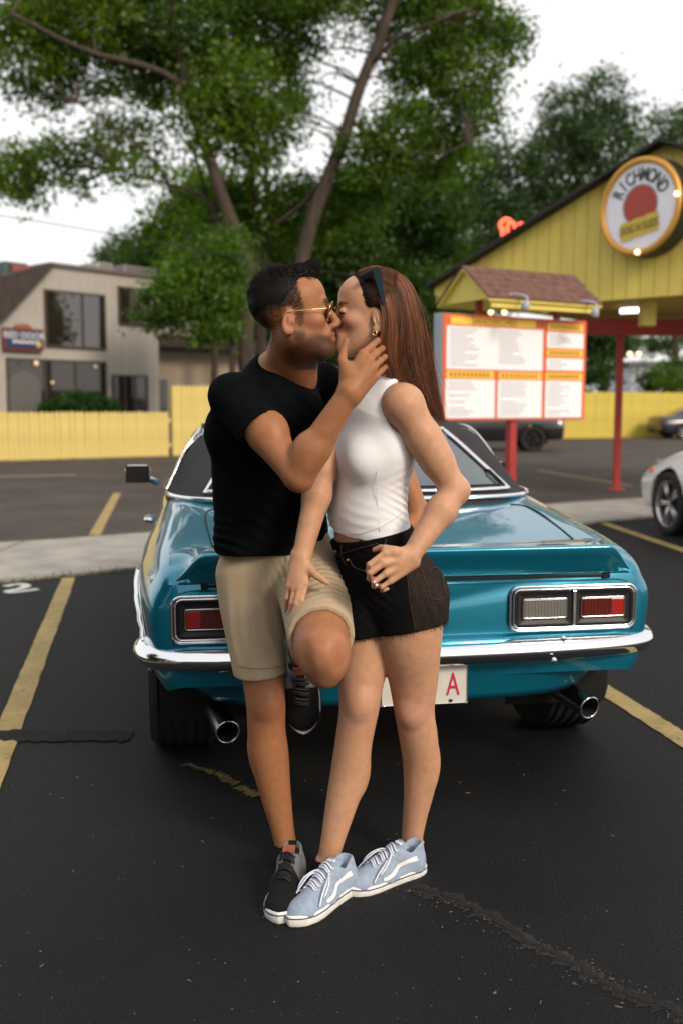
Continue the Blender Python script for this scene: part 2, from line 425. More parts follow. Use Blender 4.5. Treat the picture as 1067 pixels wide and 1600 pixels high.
# faint scraps of an older yellow line between the wheels
for (a, b, w) in (((292, 1196), (340, 1213), .03), ((340, 1213), (372, 1228), .035), ((372, 1232), (406, 1246), .045)):
    ragged_line('worn_line', gnd(*a), gnd(*b), w, mat("worn_yellow", (.10, .075, .025), .85, var=.6, scale=60), n=24, amp=.035)
# stall number painted in white
num = bpy.data.objects.new('stall_number', None); COL.objects.link(num); num['kind'] = 'structure'
pts = crv([gnd(8, 918), gnd(30, 914), gnd(42, 917), gnd(30, 922), gnd(14, 925), gnd(22, 927), gnd(60, 922)], 26)
vv = []
for i, p in enumerate(pts):
    t = pts[min(i+1, 25)]-pts[max(i-1, 0)]; nn_ = nrm((-t[1], t[0], 0)); vv += [p+nn_*.035+V((0, 0, .009)), p-nn_*.035+V((0, 0, .009))]
mesh('digit', vv, [(2*i, 2*i+1, 2*i+3, 2*i+2) for i in range(25)], M_wline, num)
# long crack with crumbled lips, filled patch by the left line
def crack(pix, w, seed):
    P = crv([gnd(*q) for q in pix], 90); r = random.Random(seed); off = 0; vv = []; lip = []
    for i, p in enumerate(P):
        off = off*.7+r.uniform(-1, 1)*.010; t = P[min(i+1, 89)]-P[max(i-1, 0)]; nn_ = nrm((-t[1], t[0], 0)); ww_ = w*r.uniform(.35, 1.2)
        c = p+nn_*off; vv += [c+nn_*ww_+V((0, 0, .0085)), c-nn_*ww_+V((0, 0, .0085))]
        lip += [c+nn_*(ww_+w*r.uniform(.4, 2.2))+V((0, 0, .0052)), c+nn_*ww_*.9+V((0, 0, .0080)), c-nn_*ww_*.9+V((0, 0, .0078)), c-nn_*(ww_+w*r.uniform(.4, 2.6))+V((0, 0, .0052))]
    n = len(P)
    a = bpy.data.objects.new('pavement_crack', None); COL.objects.link(a); a['kind'] = 'structure'
    mesh('gap', [V(v)+V((0, 0, .0004)) for v in vv], [(2*i, 2*i+1, 2*i+3, 2*i+2) for i in range(n-1)], M_gapx, a)
    mesh('lip', lip, [(4*i+j, 4*i+j+1, 4*i+4+j+1, 4*i+4+j) for i in range(n-1) for j in (0, 2)], M_lip, a)
M_gapx = mat("crack_shadow", (.003, .003, .003), .95)
M_lip = asphalt("crumbled_asphalt", (.020, .018, .017), .85, (.10, .085, .07), .6, .5)
crack([(640, 1388), (700, 1408), (760, 1432), (830, 1478), (900, 1512), (960, 1545), (1020, 1572), (1075, 1596)], .012, 3)
crack([(1067, 918), (1010, 925), (960, 946)], .010, 5)
ragged_line('asphalt_patch', gnd(-30, 1152), gnd(206, 1153), .135, asphalt("tar_patch", (.0075, .0072, .0070), .8, (.08, .062, .040), .5, .6), n=40, z=.0095, amp=.03)
# crumbs and leaf bits scattered on the blacktop
mb = MB()
for i in range(300):
    px, py = random.uniform(-30, 1090), 1130+470*random.random()**.8
    if i < 110: t = random.random(); px, py = 640+430*t+random.gauss(0, 18), 1390+205*t+random.gauss(0, 9)
    p = gnd(px, py); s_ = random.uniform(.0009, .0022)*(1.5 if random.random() < .1 else 1); a = random.uniform(0, 3.1)
    c, q = math.cos(a), math.sin(a); e = random.uniform(1, 2.6)
    mb.add([(p[0]+c*s_*e, p[1]+q*s_*e, .006), (p[0]-q*s_, p[1]+c*s_, .006), (p[0]-c*s_*e, p[1]-q*s_*e, .006), (p[0]+q*s_, p[1]-c*s_, .006), (p[0], p[1], .006+s_*1.2)], [(0, 1, 4), (1, 2, 4), (2, 3, 4), (3, 0, 4)])
stuff(mb.build('grit', mat("grit", (.13, .10, .07), .9, var=.5, scale=300)))
mb = MB()
for i in range(16):
    p = gnd(random.uniform(20, 1050), random.uniform(1180, 1580)); a = random.uniform(0, 3.1); l_ = random.uniform(.008, .022)
    mb.tube([p+V((0, 0, .006)), p+V((math.cos(a)*l_, math.sin(a)*l_, .008))], .0007, 4)
stuff(mb.build('dry_grass_bits', mat("straw", (.32, .22, .09), .9)))
# grass in the joints
def tufts(pa, pb, n, h, spread):
    mbv, mbf = [], []
    for i in range(n):
        p = V(pa)+(V(pb)-V(pa))*random.random()+V((random.gauss(0, spread), random.gauss(0, spread), 0)); a = random.uniform(0, 6.28); hh = h*random.uniform(.4, 1.2); w = .004
        k = len(mbv); mbv += [p+V((math.cos(a)*w, math.sin(a)*w, 0)), p-V((math.cos(a)*w, math.sin(a)*w, 0)), p+V((random.gauss(0, .5)*hh, random.gauss(0, .5)*hh, hh))]; mbf.append((k, k+1, k+2))
    return mbv, mbf
gv, gf = [], []
for (f_, zz, n) in ((near_edge, 0, 2600), (far_edge, 0, 3400)):
    for (x0, x1, d) in ((-5, -1.2, .55), (1.5, 6, .45)):
        v_, q_ = tufts((x0, f_(x0), .0), (x1, f_(x1), .0), int(n*d), .05, .035); k = len(gv); gv += v_; gf += [tuple(i+k for i in q) for q in q_]
stuff(mesh('grass', gv, gf, mat("grass_green", (.07, .11, .02), .8, var=.4, scale=5)))

# ================================================================ foliage
def leaf_mat(name, col, tr):
    m = bpy.data.materials.new(name); m.use_nodes = True; nt = m.node_tree; nt.nodes.remove(nt.nodes['Principled BSDF']); N = nt.nodes.new; L = nt.links.new
    a = N('ShaderNodeAttribute'); a.attribute_name = 'tint'
    d = N('ShaderNodeBsdfDiffuse'); t = N('ShaderNodeBsdfTranslucent'); g = N('ShaderNodeBsdfGlossy'); g.inputs['Roughness'].default_value = .45; g.inputs['Color'].default_value = (.6, .65, .6, 1)
    hs_ = N('ShaderNodeMix'); hs_.data_type = 'RGBA'; hs_.blend_type = 'MULTIPLY'; hs_.inputs[0].default_value = 1; hs_.inputs[7].default_value = (*tr, 1)
    L(a.outputs['Color'], d.inputs['Color']); L(a.outputs['Color'], hs_.inputs[6]); L(hs_.outputs[2], t.inputs['Color'])
    m1 = N('ShaderNodeMixShader'); m1.inputs[0].default_value = .48; L(d.outputs[0], m1.inputs[1]); L(t.outputs[0], m1.inputs[2])
    m2 = N('ShaderNodeMixShader'); m2.inputs[0].default_value = .035; L(m1.outputs[0], m2.inputs[1]); L(g.outputs[0], m2.inputs[2])
    o = nt.nodes['Material Output']; L(m2.outputs[0], o.inputs[0]); return m
M_leaf = leaf_mat("leaves", None, (1.5, 1.9, .7))
M_bark = mat("bark", (.050, .036, .025), .95, var=.35, scale=6, bump=.8, bscale=14, stretch=(1, 1, .25), bdist=.03)
def leaf_cloud(name, centres, radii, counts, size, cols, parent, m=M_leaf, clump=.3):
    """leaf-sized folded quads gathered in clumps through ellipsoids"""
    P, C = [], []
    for (c, r, n, col) in zip(centres, radii, counts, cols):
        k = max(3, n//42); q = rng.normal(0, 1, (k, 3)); q /= np.linalg.norm(q, axis=1, keepdims=True); q *= rng.uniform(.25, 1.0, (k, 1))**.5
        cc = V(c)+q*V(r); per = n//k+1
        sz = clump*rng.uniform(.55, 1.35, (k, 1, 1))
        pts = cc[:, None]+rng.normal(0, 1, (k, per, 3))*sz*V((1, 1, .62)); P.append(pts.reshape(-1, 3))
        tone = rng.uniform(.62, 1.30, (k, 1, 1))*np.ones((k, per, 1)); C.append((V(col)*tone*rng.uniform(.75, 1.25, (k, per, 1))).reshape(-1, 3))
    P = np.concatenate(P); C = np.concatenate(C); n = len(P)
    a = rng.normal(0, 1, (n, 3)); a /= np.linalg.norm(a, axis=1, keepdims=True); b = np.cross(a, rng.normal(0, 1, (n, 3))); b /= np.linalg.norm(b, axis=1, keepdims=True)
    s_ = size*rng.uniform(.6, 1.3, (n, 1)); fold = np.cross(a, b)*s_*.18
    v = np.stack([P-a*s_, P+b*s_*.52+fold, P+a*s_, P-b*s_*.52+fold], 1).reshape(-1, 3)
    f = np.arange(4*n).reshape(-1, 4); return fast_mesh(name, v, f, m, parent, False, np.repeat(C, 4, 0))
def pix_clusters(lst, Y, dpt, dens, cols):
    c, r, n, k = [], [], [], []
    for it in lst:
        px, py, rx, ry = it[:4]; d = it[4] if len(it) > 4 else 1.0; Yc = Y+random.uniform(-dpt, dpt)*.7; s_ = Yc/F_PX
        c.append(at(px, py, Yc)); r.append((rx*s_, max(rx, ry)*s_*.8, ry*s_)); n.append(int(rx*ry*dens*d)); k.append(random.choice(cols))
    return c, r, n, k
LIMBS = {}
def limb(root, pts, r0, r1, name='trunk', n=10):
    P = crv(pts, 26); rs = [r0+(r1-r0)*(i/25)**.8 for i in range(26)]
    P = P+np.stack([.4*rs[0]*np.sin(np.arange(26)*.9+r0*50), np.zeros(26), np.zeros(26)], 1)*.25
    o = MB().tube(P, rs, n).build(name, M_bark, None, True); world_child(o, root)
    LIMBS.setdefault(root.name, []).append(P); return o
def twigs(root, centres, radii):
    P = np.concatenate(LIMBS[root.name])
    for c, r in zip(centres, radii):
        for k in range(3):
            e = V(c)+rng.normal(0, .45, 3)*V(r); d = np.linalg.norm(P-e, axis=1)+.6*np.maximum(0, P[:, 2]-e[2]); s_ = P[int(np.argmin(d))]
            if np.linalg.norm(e-s_) > 6: continue
            m_ = (s_+e)/2+V((0, 0, .25))+rng.normal(0, .15, 3)
            o = MB().tube(crv([s_, m_, e], 9), list(np.linspace(.045, .012, 9)), 5).build('branch', M_bark, None, True); world_child(o, root)
G1 = [(.078, .135, .010), (.100, .160, .012), (.058, .108, .010)]
GL = [(.085, .155, .013), (.068, .130, .012)]
GD = [(.034, .074, .011), (.044, .086, .012)]
GB = [(.050, .082, .024), (.042, .074, .024)]
# left stem of the big pair
tl = thing('tree', 'tall tree with leaning left trunk and a long side branch, left of the couple', 'tree', (*at(388, 600, 31)[:2], 0))
Y = 31
limb(tl, [gnd(388, 708)*V((1, 0, 1))+V((0, Y, 0)), at(386, 560, Y), at(388, 440, Y), at(372, 370, Y), at(338, 280, Y), at(308, 190, Y), at(290, 120, Y), at(274, 40, Y), at(262, -40, Y)], .28, .13)
limb(tl, [at(306, 180, Y), at(282, 132, Y-.5), at(230, 104, Y-1), at(150, 84, Y-1.5), at(90, 58, Y-2), at(20, 22, Y-2.4)], .13, .05, 'branch')
limb(tl, [at(352, 372, Y+.3), at(330, 320, Y+.4), at(300, 300, Y+.6), at(255, 285, Y+.5), at(180, 265, Y)], .10, .03, 'branch')
limb(tl, [at(292, 130, Y), at(330, 80, Y+.8), at(350, 20, Y+1.2)], .09, .04, 'branch')
limb(tl, [at(270, 300, Y), at(240, 250, Y-.6), at(170, 190, Y-1.0), at(120, 160, Y-1.2)], .07, .02, 'branch')
c = pix_clusters([(40, 75, 95, 62), (120, 30, 90, 55), (215, 60, 70, 60), (250, 120, 60, 50), (330, 50, 70, 70), (370, 130, 60, 62), (425, 60, 60, 70), (395, 205, 55, 55), (150, 130, 60, 26, .7), (60, 150, 50, 24, .55),
                  (30, 275, 52, 50), (110, 240, 62, 26, .7), (190, 215, 70, 36, .6), (215, 270, 60, 22, .6), (320, 185, 50, 50, .8), (300, -30, 160, 50), (120, -40, 150, 50), (470, -20, 90, 50), (120, 285, 34, 18, .5)], Y+1.2, 2.2, 1.05, G1)
o = leaf_cloud('crown', *c[:3], .088, c[3], None, clump=.34); world_child(o, tl); twigs(tl, c[0], c[1])
# right stem
tr_ = thing('tree', 'tall tree with trunk leaning to the right above the couple', 'tree', (*at(462, 600, 31.5)[:2], 0))
Y = 31.5
limb(tr_, [gnd(455, 706)*V((1, 0, 1))+V((0, Y, 0)), at(460, 560, Y), at(466, 440, Y), at(484, 360, Y), at(516, 268, Y), at(545, 190, Y), at(570, 115, Y), at(600, 40, Y), at(625, -30, Y)], .29, .15)
limb(tr_, [at(515, 270, Y), at(470, 320, Y+.5), at(430, 350, Y+.8)], .08, .05, 'branch')
limb(tr_, [at(575, 105, Y), at(620, 60, Y-.6), at(690, 30, Y-1)], .09, .03, 'branch')
limb(tr_, [at(548, 185, Y), at(600, 235, Y-.3), at(680, 240, Y-.6), at(730, 225, Y-.8)], .08, .03, 'branch')
c = pix_clusters([(650, 40, 80, 55), (720, 30, 60, 45), (770, 70, 40, 40, .8), (670, 110, 62, 40, .85), (730, 120, 50, 40, .8), (628, 120, 26, 46, .45), (700, 180, 52, 42, .9), (745, 170, 34, 34, .8), (625, 210, 55, 55), (680, 245, 60, 40), (560, 20, 34, 40, .3), (465, 130, 38, 46, .6), (495, 60, 30, 50, .4), (440, 190, 40, 40, .5), (640, -30, 140, 40), (560, 245, 50, 36, .9), (800, 40, 26, 30, .5)], Y+1.2, 2.0, 1.05, G1)
o = leaf_cloud('crown', *c[:3], .088, c[3], None, clump=.32); world_child(o, tr_); twigs(tr_, c[0], c[1])
# slim stems between the two
t3 = thing('tree', 'slim multi-stemmed tree between the two leaning trunks', 'tree', (*at(410, 600, 34)[:2], 0)); Y = 34
for pts in ([(410, 700), (405, 480), (398, 330), (392, 240), (385, 170)], [(412, 700), (412, 470), (418, 330), (414, 230), (424, 150)], [(330, 700), (340, 480), (338, 380), (322, 300), (300, 230)]):
    limb(t3, [at(*q, Y) if q[1] < 690 else V((at(*q, Y)[0], Y, 0)) for q in pts], .13, .05)
c = pix_clusters([(400, 330, 70, 45), (470, 340, 60, 50), (350, 330, 50, 50), (440, 290, 46, 34, .4), (380, 275, 36, 34, .35), (520, 320, 50, 40), (560, 300, 50, 40)], Y, 2, .9, GL+G1)
o = leaf_cloud('crown', *c[:3], .095, c[3], None, clump=.36); world_child(o, t3); twigs(t3, c[0], c[1])
# low leafy branches in front of the pale building
t4 = thing('tree', 'young bright green tree in front of the pale building', 'tree', (*at(362, 600, 29)[:2], 0)); Y = 29
limb(t4, [V((at(362, 600, Y)[0], Y, 0)), at(364, 560, Y), at(356, 490, Y), at(330, 440, Y), at(300, 400, Y)], .12, .04)
limb(t4, [at(356, 490, Y), at(310, 480, Y-.4), at(250, 465, Y-.8)], .05, .015, 'branch')
c = pix_clusters([(290, 460, 62, 34), (330, 500, 46, 36), (250, 480, 36, 28, .7), (300, 420, 50, 34), (350, 450, 36, 46), (225, 500, 22, 18, .5), (275, 515, 34, 18, .6), (360, 400, 40, 40)], Y, 1.2, 1.0, GL)
o = leaf_cloud('crown', *c[:3], .080, c[3], None, clump=.26); world_child(o, t4); twigs(t4, c[0], c[1])
# broad dark trees closing the view behind
def bgtree(label, px, Y, top, clusters, cols, dens, size, group='trees closing the view behind the lot', trunk=True, clump=.5):
    b = at(px, 640, Y); t = thing('tree', label, 'tree', (b[0], Y, 0), group)
    limb(t, [V((b[0], Y, 0)), V((b[0]+.1, Y, 2.5)), at(px+4, (top+640)/2, Y), at(px-3, top+40, Y)], .35, .1)
    c = pix_clusters(clusters, Y, 2.5, dens*2.0, cols); o = leaf_cloud('crown', *c[:3], size*.72, c[3], None, clump=clump); world_child(o, t); return t
bgtree('dense dark tree rising behind the pale building roof', 275, 42, 280, [(290, 350, 60, 55), (260, 400, 50, 45), (330, 400, 70, 70), (240, 440, 40, 40), (320, 300, 40, 40), (290, 460, 80, 60), (360, 480, 60, 80)], GD+G1, .62, .17)
bgtree('dense dark tree right behind the dark-haired head', 430, 45, 300, [(420, 400, 70, 60), (480, 420, 70, 70), (430, 470, 90, 70), (520, 380, 70, 60), (500, 500, 80, 80), (400, 560, 80, 70)], GD, .60, .18)
bgtree('dark broad tree behind the long-haired head', 590, 46, 260, [(570, 340, 70, 55), (620, 310, 60, 55), (650, 370, 70, 60), (590, 420, 80, 60), (660, 430, 60, 60), (600, 500, 90, 80), (680, 510, 70, 90), (690, 330, 40, 50)], GD, .60, .18)
bgtree('grey-green tree above the menu board roof', 740, 56, 190, [(730, 260, 62, 50, .8), (700, 310, 55, 50), (770, 300, 60, 55), (730, 370, 80, 60), (790, 370, 60, 60), (690, 250, 30, 40, .6), (760, 220, 34, 34, .6), (740, 440, 90, 70), (720, 520, 80, 70)], GB, .42, .19)
bgtree('tall grey-green tree whose top stands highest behind the yellow gable', 900, 58, 110, [(900, 180, 52, 46, .8), (945, 150, 34, 36, .75), (860, 200, 42, 40, .75), (930, 220, 60, 50), (870, 260, 62, 50), (820, 270, 50, 46, .8), (900, 300, 80, 60), (960, 190, 34, 50, .8), (840, 340, 80, 60), (935, 120, 18, 20, .5), (860, 150, 20, 24, .5)], GB, .40, .19)
bgtree('grey-green tree at the right edge above the gable peak', 1050, 60, 160, [(1050, 190, 34, 30, .8), (1020, 230, 40, 36, .8), (1070, 230, 50, 50), (990, 250, 34, 34, .7), (1050, 280, 70, 50), (1100, 200, 40, 50)], GB, .40, .19)
bgtree('small pale tree on the skyline left of the dark trees', 185, 70, 360, [(185, 392, 38, 26, .7), (215, 380, 26, 26, .7), (160, 402, 24, 16, .6), (200, 420, 50, 30)], [(.055, .085, .026)], .55, .22, clump=.45)
bgtree('dark rounded tree seen under the canopy beside the menu board', 940, 50, 520, [(935, 545, 32, 44), (925, 585, 30, 26), (950, 520, 34, 34)], GD, 1.0, .16, clump=.4)
bgtree('small dark tree under the canopy right of the red post', 1040, 54, 560, [(1045, 588, 32, 20), (1020, 598, 24, 14), (1060, 600, 30, 14), (1062, 560, 34, 14, .6)], GD+G1, 1.0, .16, clump=.35)
bgtree('distant trees showing under the red canopy beam', 1010, 75, 525, [(1000, 540, 40, 14), (1050, 535, 40, 16), (960, 540, 34, 20)], GB, .8, .22, clump=.4)

# the wood on the far side of the street, behind the photographer (mirrored in the windows and paint)
cc_, rr_, nn__, kk_ = [], [], [], []
for i in range(34):
    a = R_(178+random.uniform(0, 100)); d = random.uniform(15, 24); z = random.uniform(1.5, 9.5)
    cc_.append((d*math.sin(a), d*math.cos(a), z)); rr_.append((2.8, 2.8, 2.2)); nn__.append(620); kk_.append(random.choice(GD))
stuff(leaf_cloud('street_wood', cc_, rr_, nn__, .42, kk_, None, clump=.9))

# ================================================================ yellow fences
M_yfence = mat("yellow_fence_paint", (.60, .47, .15), .75, var=.10, scale=3, bump=.3, bscale=30, stretch=(6, 6, 1))
def picket_fence(label, a, b, h, w, gap, tip=True, mtl=M_yfence):
    a, b = V(a), V(b); L_ = np.linalg.norm(b-a); d = (b-a)/L_; nrm_ = V((d[1], -d[0], 0)); ang = math.atan2(d[1], d[0])
    root = thing('fence', label, 'fence', a, rz=ang)
    me = None; n = int(L_/(w+gap))
    prof = [(0, 0), (w, 0), (w, h-.5*w), (w*.72, h-.08*w), (w*.5, h), (w*.28, h-.08*w), (0, h-.5*w)] if tip else [(0, 0), (w, 0), (w, h), (0, h)]
    for i in range(n):
        x = i*(w+gap)
        if me is None: o = MB().prism([(p[0], 0, p[1]) for p in prof], (0, .022, 0)).build('picket', mtl, root); me = o.data
        else: o = bpy.data.objects.new('picket', me); COL.objects.link(o); o.parent = root
        o.location = (x, random.uniform(-.004, .004), random.uniform(-.012, .012)); o.rotation_euler = (0, random.uniform(-.006, .006), 0)
    for z in (.25, h-.3): MB().box((0, .026, z), (L_, .065, z+.09)).build('rail', mtl, root)
    k = 0
    while k < L_: MB().box((k, .066, 0), (k+.09, .156, h-.1)).build('post', mtl, root); k += 2.4
    return root
fa, fb = gnd(0, 720), gnd(270, 712); fd = nrm(fb-fa)
picket_fence('low yellow picket fence along the left side of the lot', fa-fd*8.0, fb, 1.235, .125, .008)
picket_fence('taller yellow fence section behind the dark shirt', fb+fd*.02, fb+fd*5.2, 1.96, .14, .006)
fa2, fb2 = gnd(880, 685), gnd(1072, 683)
picket_fence('yellow board fence across the back right of the lot', fa2-nrm(fb2-fa2)*3.2, fb2+V((2, .6, 0)), 2.0, .15, .008, False, mat("yellow_board_paint", (.55, .43, .07), .75, var=.12, scale=2, bump=.3, bscale=30, stretch=(6, 6, 1)))

# ================================================================ the pale two-storey building on the left
M_siding = mat("taupe_siding", (.37, .34, .305), .85, var=.06, scale=2)
M_roofb = mat("brown_shingle", (.045, .033, .028), .9, var=.25, scale=6, bump=.4, bscale=20)
M_frame = mat("bronze_frame", (.05, .035, .025), .5)
M_win = mat("window_glass", (.018, .015, .012), .05, spec=.9)
M_win_up = mat("window_glass_clear", (.02, .016, .012), .03, spec=1.0, coat=1.0, coat_r=.01)
BP, BD = V((-8.63, 30, 0)), nrm((.66, .75, 0)); BN = V((BD[1], -BD[0], 0))
bl = thing('building', 'pale two-storey building with brown sloping roof behind the low yellow fence', 'building', BP, rz=math.atan2(BD[1], BD[0]))
def fac(px, py): p = onplane(px, py, BP, BN)-BP; return (p@BD, p[2])
def fbox(px0, py0, px1, py1, y0, y1):
    xm = []; 
    for q in ((px0, py0), (px1, py1)): xm.append(fac(*q))
    (xa, za), (xb, zb) = xm; return (min(xa, xb), y0, min(za, zb)), (max(xa, xb), y1, max(za, zb))
poly = [fac(77, 416), fac(246, 436)]; xr = poly[1][0]
pl_ = [(poly[0][0], poly[0][1]), (xr, poly[1][1]), (xr, 0), (-7, 0), (-7, fac(0, 505)[1]-2.1), (fac(0, 503)[0], fac(0, 503)[1])]
MB().prism([(x, 0, z) for x, z in pl_], (0, .25, 0)).build('wall', M_siding, bl)
k = -6.9
while k < xr-.05:     # vertical siding battens
    zt = poly[0][1]
    if k < poly[0][0]: zt = np.interp(k, [-7, fac(0, 503)[0], poly[0][0]], [pl_[4][1], pl_[5][1], pl_[0][1]])
    MB().box((k, -.009, 0), (k+.02, -.001, zt-.03)).build('batten', M_siding, bl); k += .305
MB().prism([(poly[0][0]+.05, -.30, pl_[0][1]+.06), (pl_[5][0], -.30, pl_[5][1]+.06), (-7.3, -.30, pl_[4][1]+.06), (-7.3, -.30, fac(0, 432)[1]-.6), (fac(0, 432)[0], -.30, fac(0, 432)[1]), (fac(40, 421)[0], -.30, fac(40, 421)[1])], (0, 6, 0)).build('roof', M_roofb, bl)
MB().box((poly[0][0], -.10, pl_[0][1]+.003), (xr+.1, 6, pl_[0][1]+.12)).build('parapet', mat("dark_trim", (.12, .10, .085), .7), bl)
def window(px0, py0, px1, py1, mull, gm=M_win):
    lo, hi = fbox(px0, py0, px1, py1, -.05, -.02)
    w = MB().box((lo[0], -.035, lo[2]), (hi[0], -.022, hi[2])).build('window', gm, bl); t = .06
    for (a, b) in (((lo[0]-t, lo[2]-t), (hi[0]+t, lo[2])), ((lo[0]-t, hi[2]), (hi[0]+t, hi[2]+t)), ((lo[0]-t, lo[2]), (lo[0], hi[2])), ((hi[0], lo[2]), (hi[0]+t, hi[2]))): MB().box((a[0], -.07, a[1]), (b[0], -.021, b[1])).build('frame', M_frame, w)
    for f_ in mull: x = lo[0]+(hi[0]-lo[0])*f_; MB().box((x-.03, -.062, lo[2]), (x+.03, -.036, hi[2])).build('mullion', M_frame, w)
    return lo, hi
window(71, 455, 163, 544, (.62,), M_win_up); window(186, 450, 232, 508, (.5,)); lo, hi = window(12, 562, 165, 660, (.36, .68)); window(177, 588, 229, 660, (.33, .66)); 
wz_ = window(-45, 575, -8, 660, ())
# lit interior lamps glimpsed through the ground-floor glass
M_lampw = mat("warm_lamp", (1, .8, .5), .5, emit=(1, .62, .28), estr=.25)
for (px, py, r) in ((55, 568, .08), (80, 598, .05), (147, 573, .05)):
    x, z = fac(px, py); MB().lathe([(0, .06), (r*.6, .05), (r, 0), (0, -.03)], basis((x, -.075, z), (1, 0, 0), (0, 0, 1), (0, -1, 0)), 12).build('interior_lamp', M_lampw, bl, True)
x0_, z0_ = fac(38, 640); x1_, z1_ = fac(38, 572)
# arched door
ar = [(x0_-.55, 0)]+[(x0_-.55*math.cos(R_(a)), z1_-.75+.62*math.sin(R_(a))) for a in np.linspace(0, 180, 14)]+[(x0_+.55, 0)]
MB().prism([(x, -.062, z) for x, z in ar], (0, .022, 0)).build('door', mat("grey_door", (.10, .095, .09), .5), bl)
# shop sign
lo, hi = fbox(3, 514, 62, 547, -.2, -.06)
sgn = MB().box(lo, hi, None, .02).build('shop_sign', mat("sign_navy", (.018, .03, .07), .5), bl)
MB().box((lo[0]-.04, -.19, lo[2]-.04), (hi[0]+.04, -.07, lo[2])).build('sign_edge', mat("sign_red", (.20, .03, .03), .5), sgn)
MB().box((lo[0]-.04, -.19, hi[2]), (hi[0]+.04, -.07, hi[2]+.04)).build('sign_edge', bpy.data.materials['sign_red'], sgn)
for xx in (lo[0]-.04, hi[0]): MB().box((xx, -.19, lo[2]), (xx+.04, -.07, hi[2])).build('sign_edge', bpy.data.materials['sign_red'], sgn)
cx = (lo[0]+hi[0])/2; MB().prism([(cx+.28*math.cos(R_(a)), -.19, hi[2]+.04+.13*math.sin(R_(a))) for a in np.linspace(0, 180, 12)], (0, .12, 0)).build('sign_crest', mat("sign_brown", (.25, .09, .03), .5), sgn)
Mt = basis((cx, -.205, hi[2]-.2*(hi[2]-lo[2])-.06), (1, 0, 0), (0, 0, 1), (0, -1, 0)); M_lw = mat("letter_white", (.75, .74, .78), .5)
text('lettering', 'RED DOOR', .26, Mt, M_lw, sgn, .004)
for k in range(16): MB().box((lo[0]+.22+k*.055, -.206, lo[2]+.16), (lo[0]+.255+k*.055, -.199, lo[2]+.24)).build('small_lettering', M_lw, sgn)
MB().box((hi[0]-.2, -.206, lo[2]+.07), (hi[0]-.07, -.2, lo[2]+.24)).build('sign_emblem', mat("emblem_yellow", (.6, .45, .06), .5), sgn)
# rear wing to the right of it
M_cream = mat("cream_wall", (.33, .26, .19), .85, var=.05, scale=2)
def wpt(px, py, Y): p = at(px, py, Y)-BP; return (p@BD, -(p@BN), p[2])
a_ = fac(246, 640)[0]
MB().box((a_+.01, 1.2, 0), (a_+5.2, 5, 3.35)).build('wing_wall', M_cream, bl)
MB().box((a_-.2, .3, 3.36), (a_+5.4, 5.2, 3.75)).build('wing_roof', M_roofb, bl)
MB().box((a_+.9, 1.12, 0), (a_+1.35, 1.195, 2.3)).build('wing_window', M_win, bl)
MB().box((a_+.02, 1.6, 3.76), (a_+3.2, 4.8, 5.3)).build('wing_upper_wall', M_siding, bl)
# roof-top machines
for (px0, py0, px1, py1, dpt, m_) in ((36, 402, 74, 426, 1.4, mat("teal_housing", (.05, .10, .11), .6)), (182, 404, 207, 432, 1.0, mat("vent_metal", (.42, .40, .38), .5, .3)), (224, 409, 276, 438, 1.6, mat("grey_housing", (.26, .26, .26), .6))):
    lo, hi = fbox(px0, py0, px1, py1, 1.0, 1.0+dpt); ob = MB().box((lo[0], 1.0, lo[2]-.5), (hi[0], 1.0+dpt, hi[2]), None, .03).build('roof_unit', m_, bl)
    for k in range(4): MB().box((lo[0]+.08, .985, hi[2]-.12-k*.11), (hi[0]-.08, .999, hi[2]-.07-k*.11)).build('louvre', M_frame, ob)
lo, hi = fbox(46, 408, 88, 424, .9, .96); MB().box(lo, hi).build('roof_panel', mat("faded_red", (.28, .06, .06), .6), bl)
hg = thing('hedge', 'rounded clipped green hedge in front of the pale building windows', 'hedge', (*at(122, 640, 28.4)[:2], 0))
c = pix_clusters([(95, 642, 26, 24), (122, 638, 30, 26), (152, 640, 28, 24), (172, 650, 18, 20), (80, 652, 18, 20)], 28.6, .5, 6.0, [(.022, .075, .008)]); o = leaf_cloud('foliage', *c[:3], .05, c[3], None, clump=.10); world_child(o, hg)
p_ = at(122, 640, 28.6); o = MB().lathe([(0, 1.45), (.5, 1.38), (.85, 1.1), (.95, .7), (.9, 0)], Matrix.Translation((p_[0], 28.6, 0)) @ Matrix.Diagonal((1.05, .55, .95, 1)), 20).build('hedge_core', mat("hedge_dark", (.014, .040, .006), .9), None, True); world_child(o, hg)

# ================================================================ the yellow drive-in canopy
M_yel = mat("yellow_board", (.72, .58, .12), .6, var=.07, scale=1.5, bump=.15, bscale=20, stretch=(5, 5, 1))
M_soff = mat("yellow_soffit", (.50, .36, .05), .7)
M_redp = mat("red_paint", (.36, .022, .016), .5, var=.12, scale=3)
M_rooff = mat("dark_roof_edge", (.018, .016, .016), .7)
CA, CT = V((4.4, 14, 0)), nrm((.766, -.643, 0)); CN = V((CT[1], -CT[0], 0)); CN = CN if CN[1] < 0 else -CN
cb_ = thing('canopy', 'yellow gabled drive-in canopy with black roof edge and red posts', 'canopy', (0, 0, 0))
ZA, SL = 4.90, .43
def cw(s_, z, off=0.0): return CA+CT*s_+V((0, 0, z))-CN*off      # off: metres behind the wall plane
def roofz(s_): return ZA-SL*abs(s_)
def wallb(s_): return 2.87+max(0, (-s_-2.9))*.32
s_ = -3.78; bw = .205
while s_ < 2.0:
    e = s_+bw-.010
    MB().prism([cw(s_, wallb(s_)), cw(e, wallb(e)), cw(e, roofz(e)), cw(s_, roofz(s_))] if not (s_ < 0 < e) else [cw(s_, wallb(s_)), cw(e, wallb(e)), cw(e, roofz(e)), cw(0, ZA), cw(s_, roofz(s_))], -CN*.03).build('board', M_yel, cb_); s_ += bw
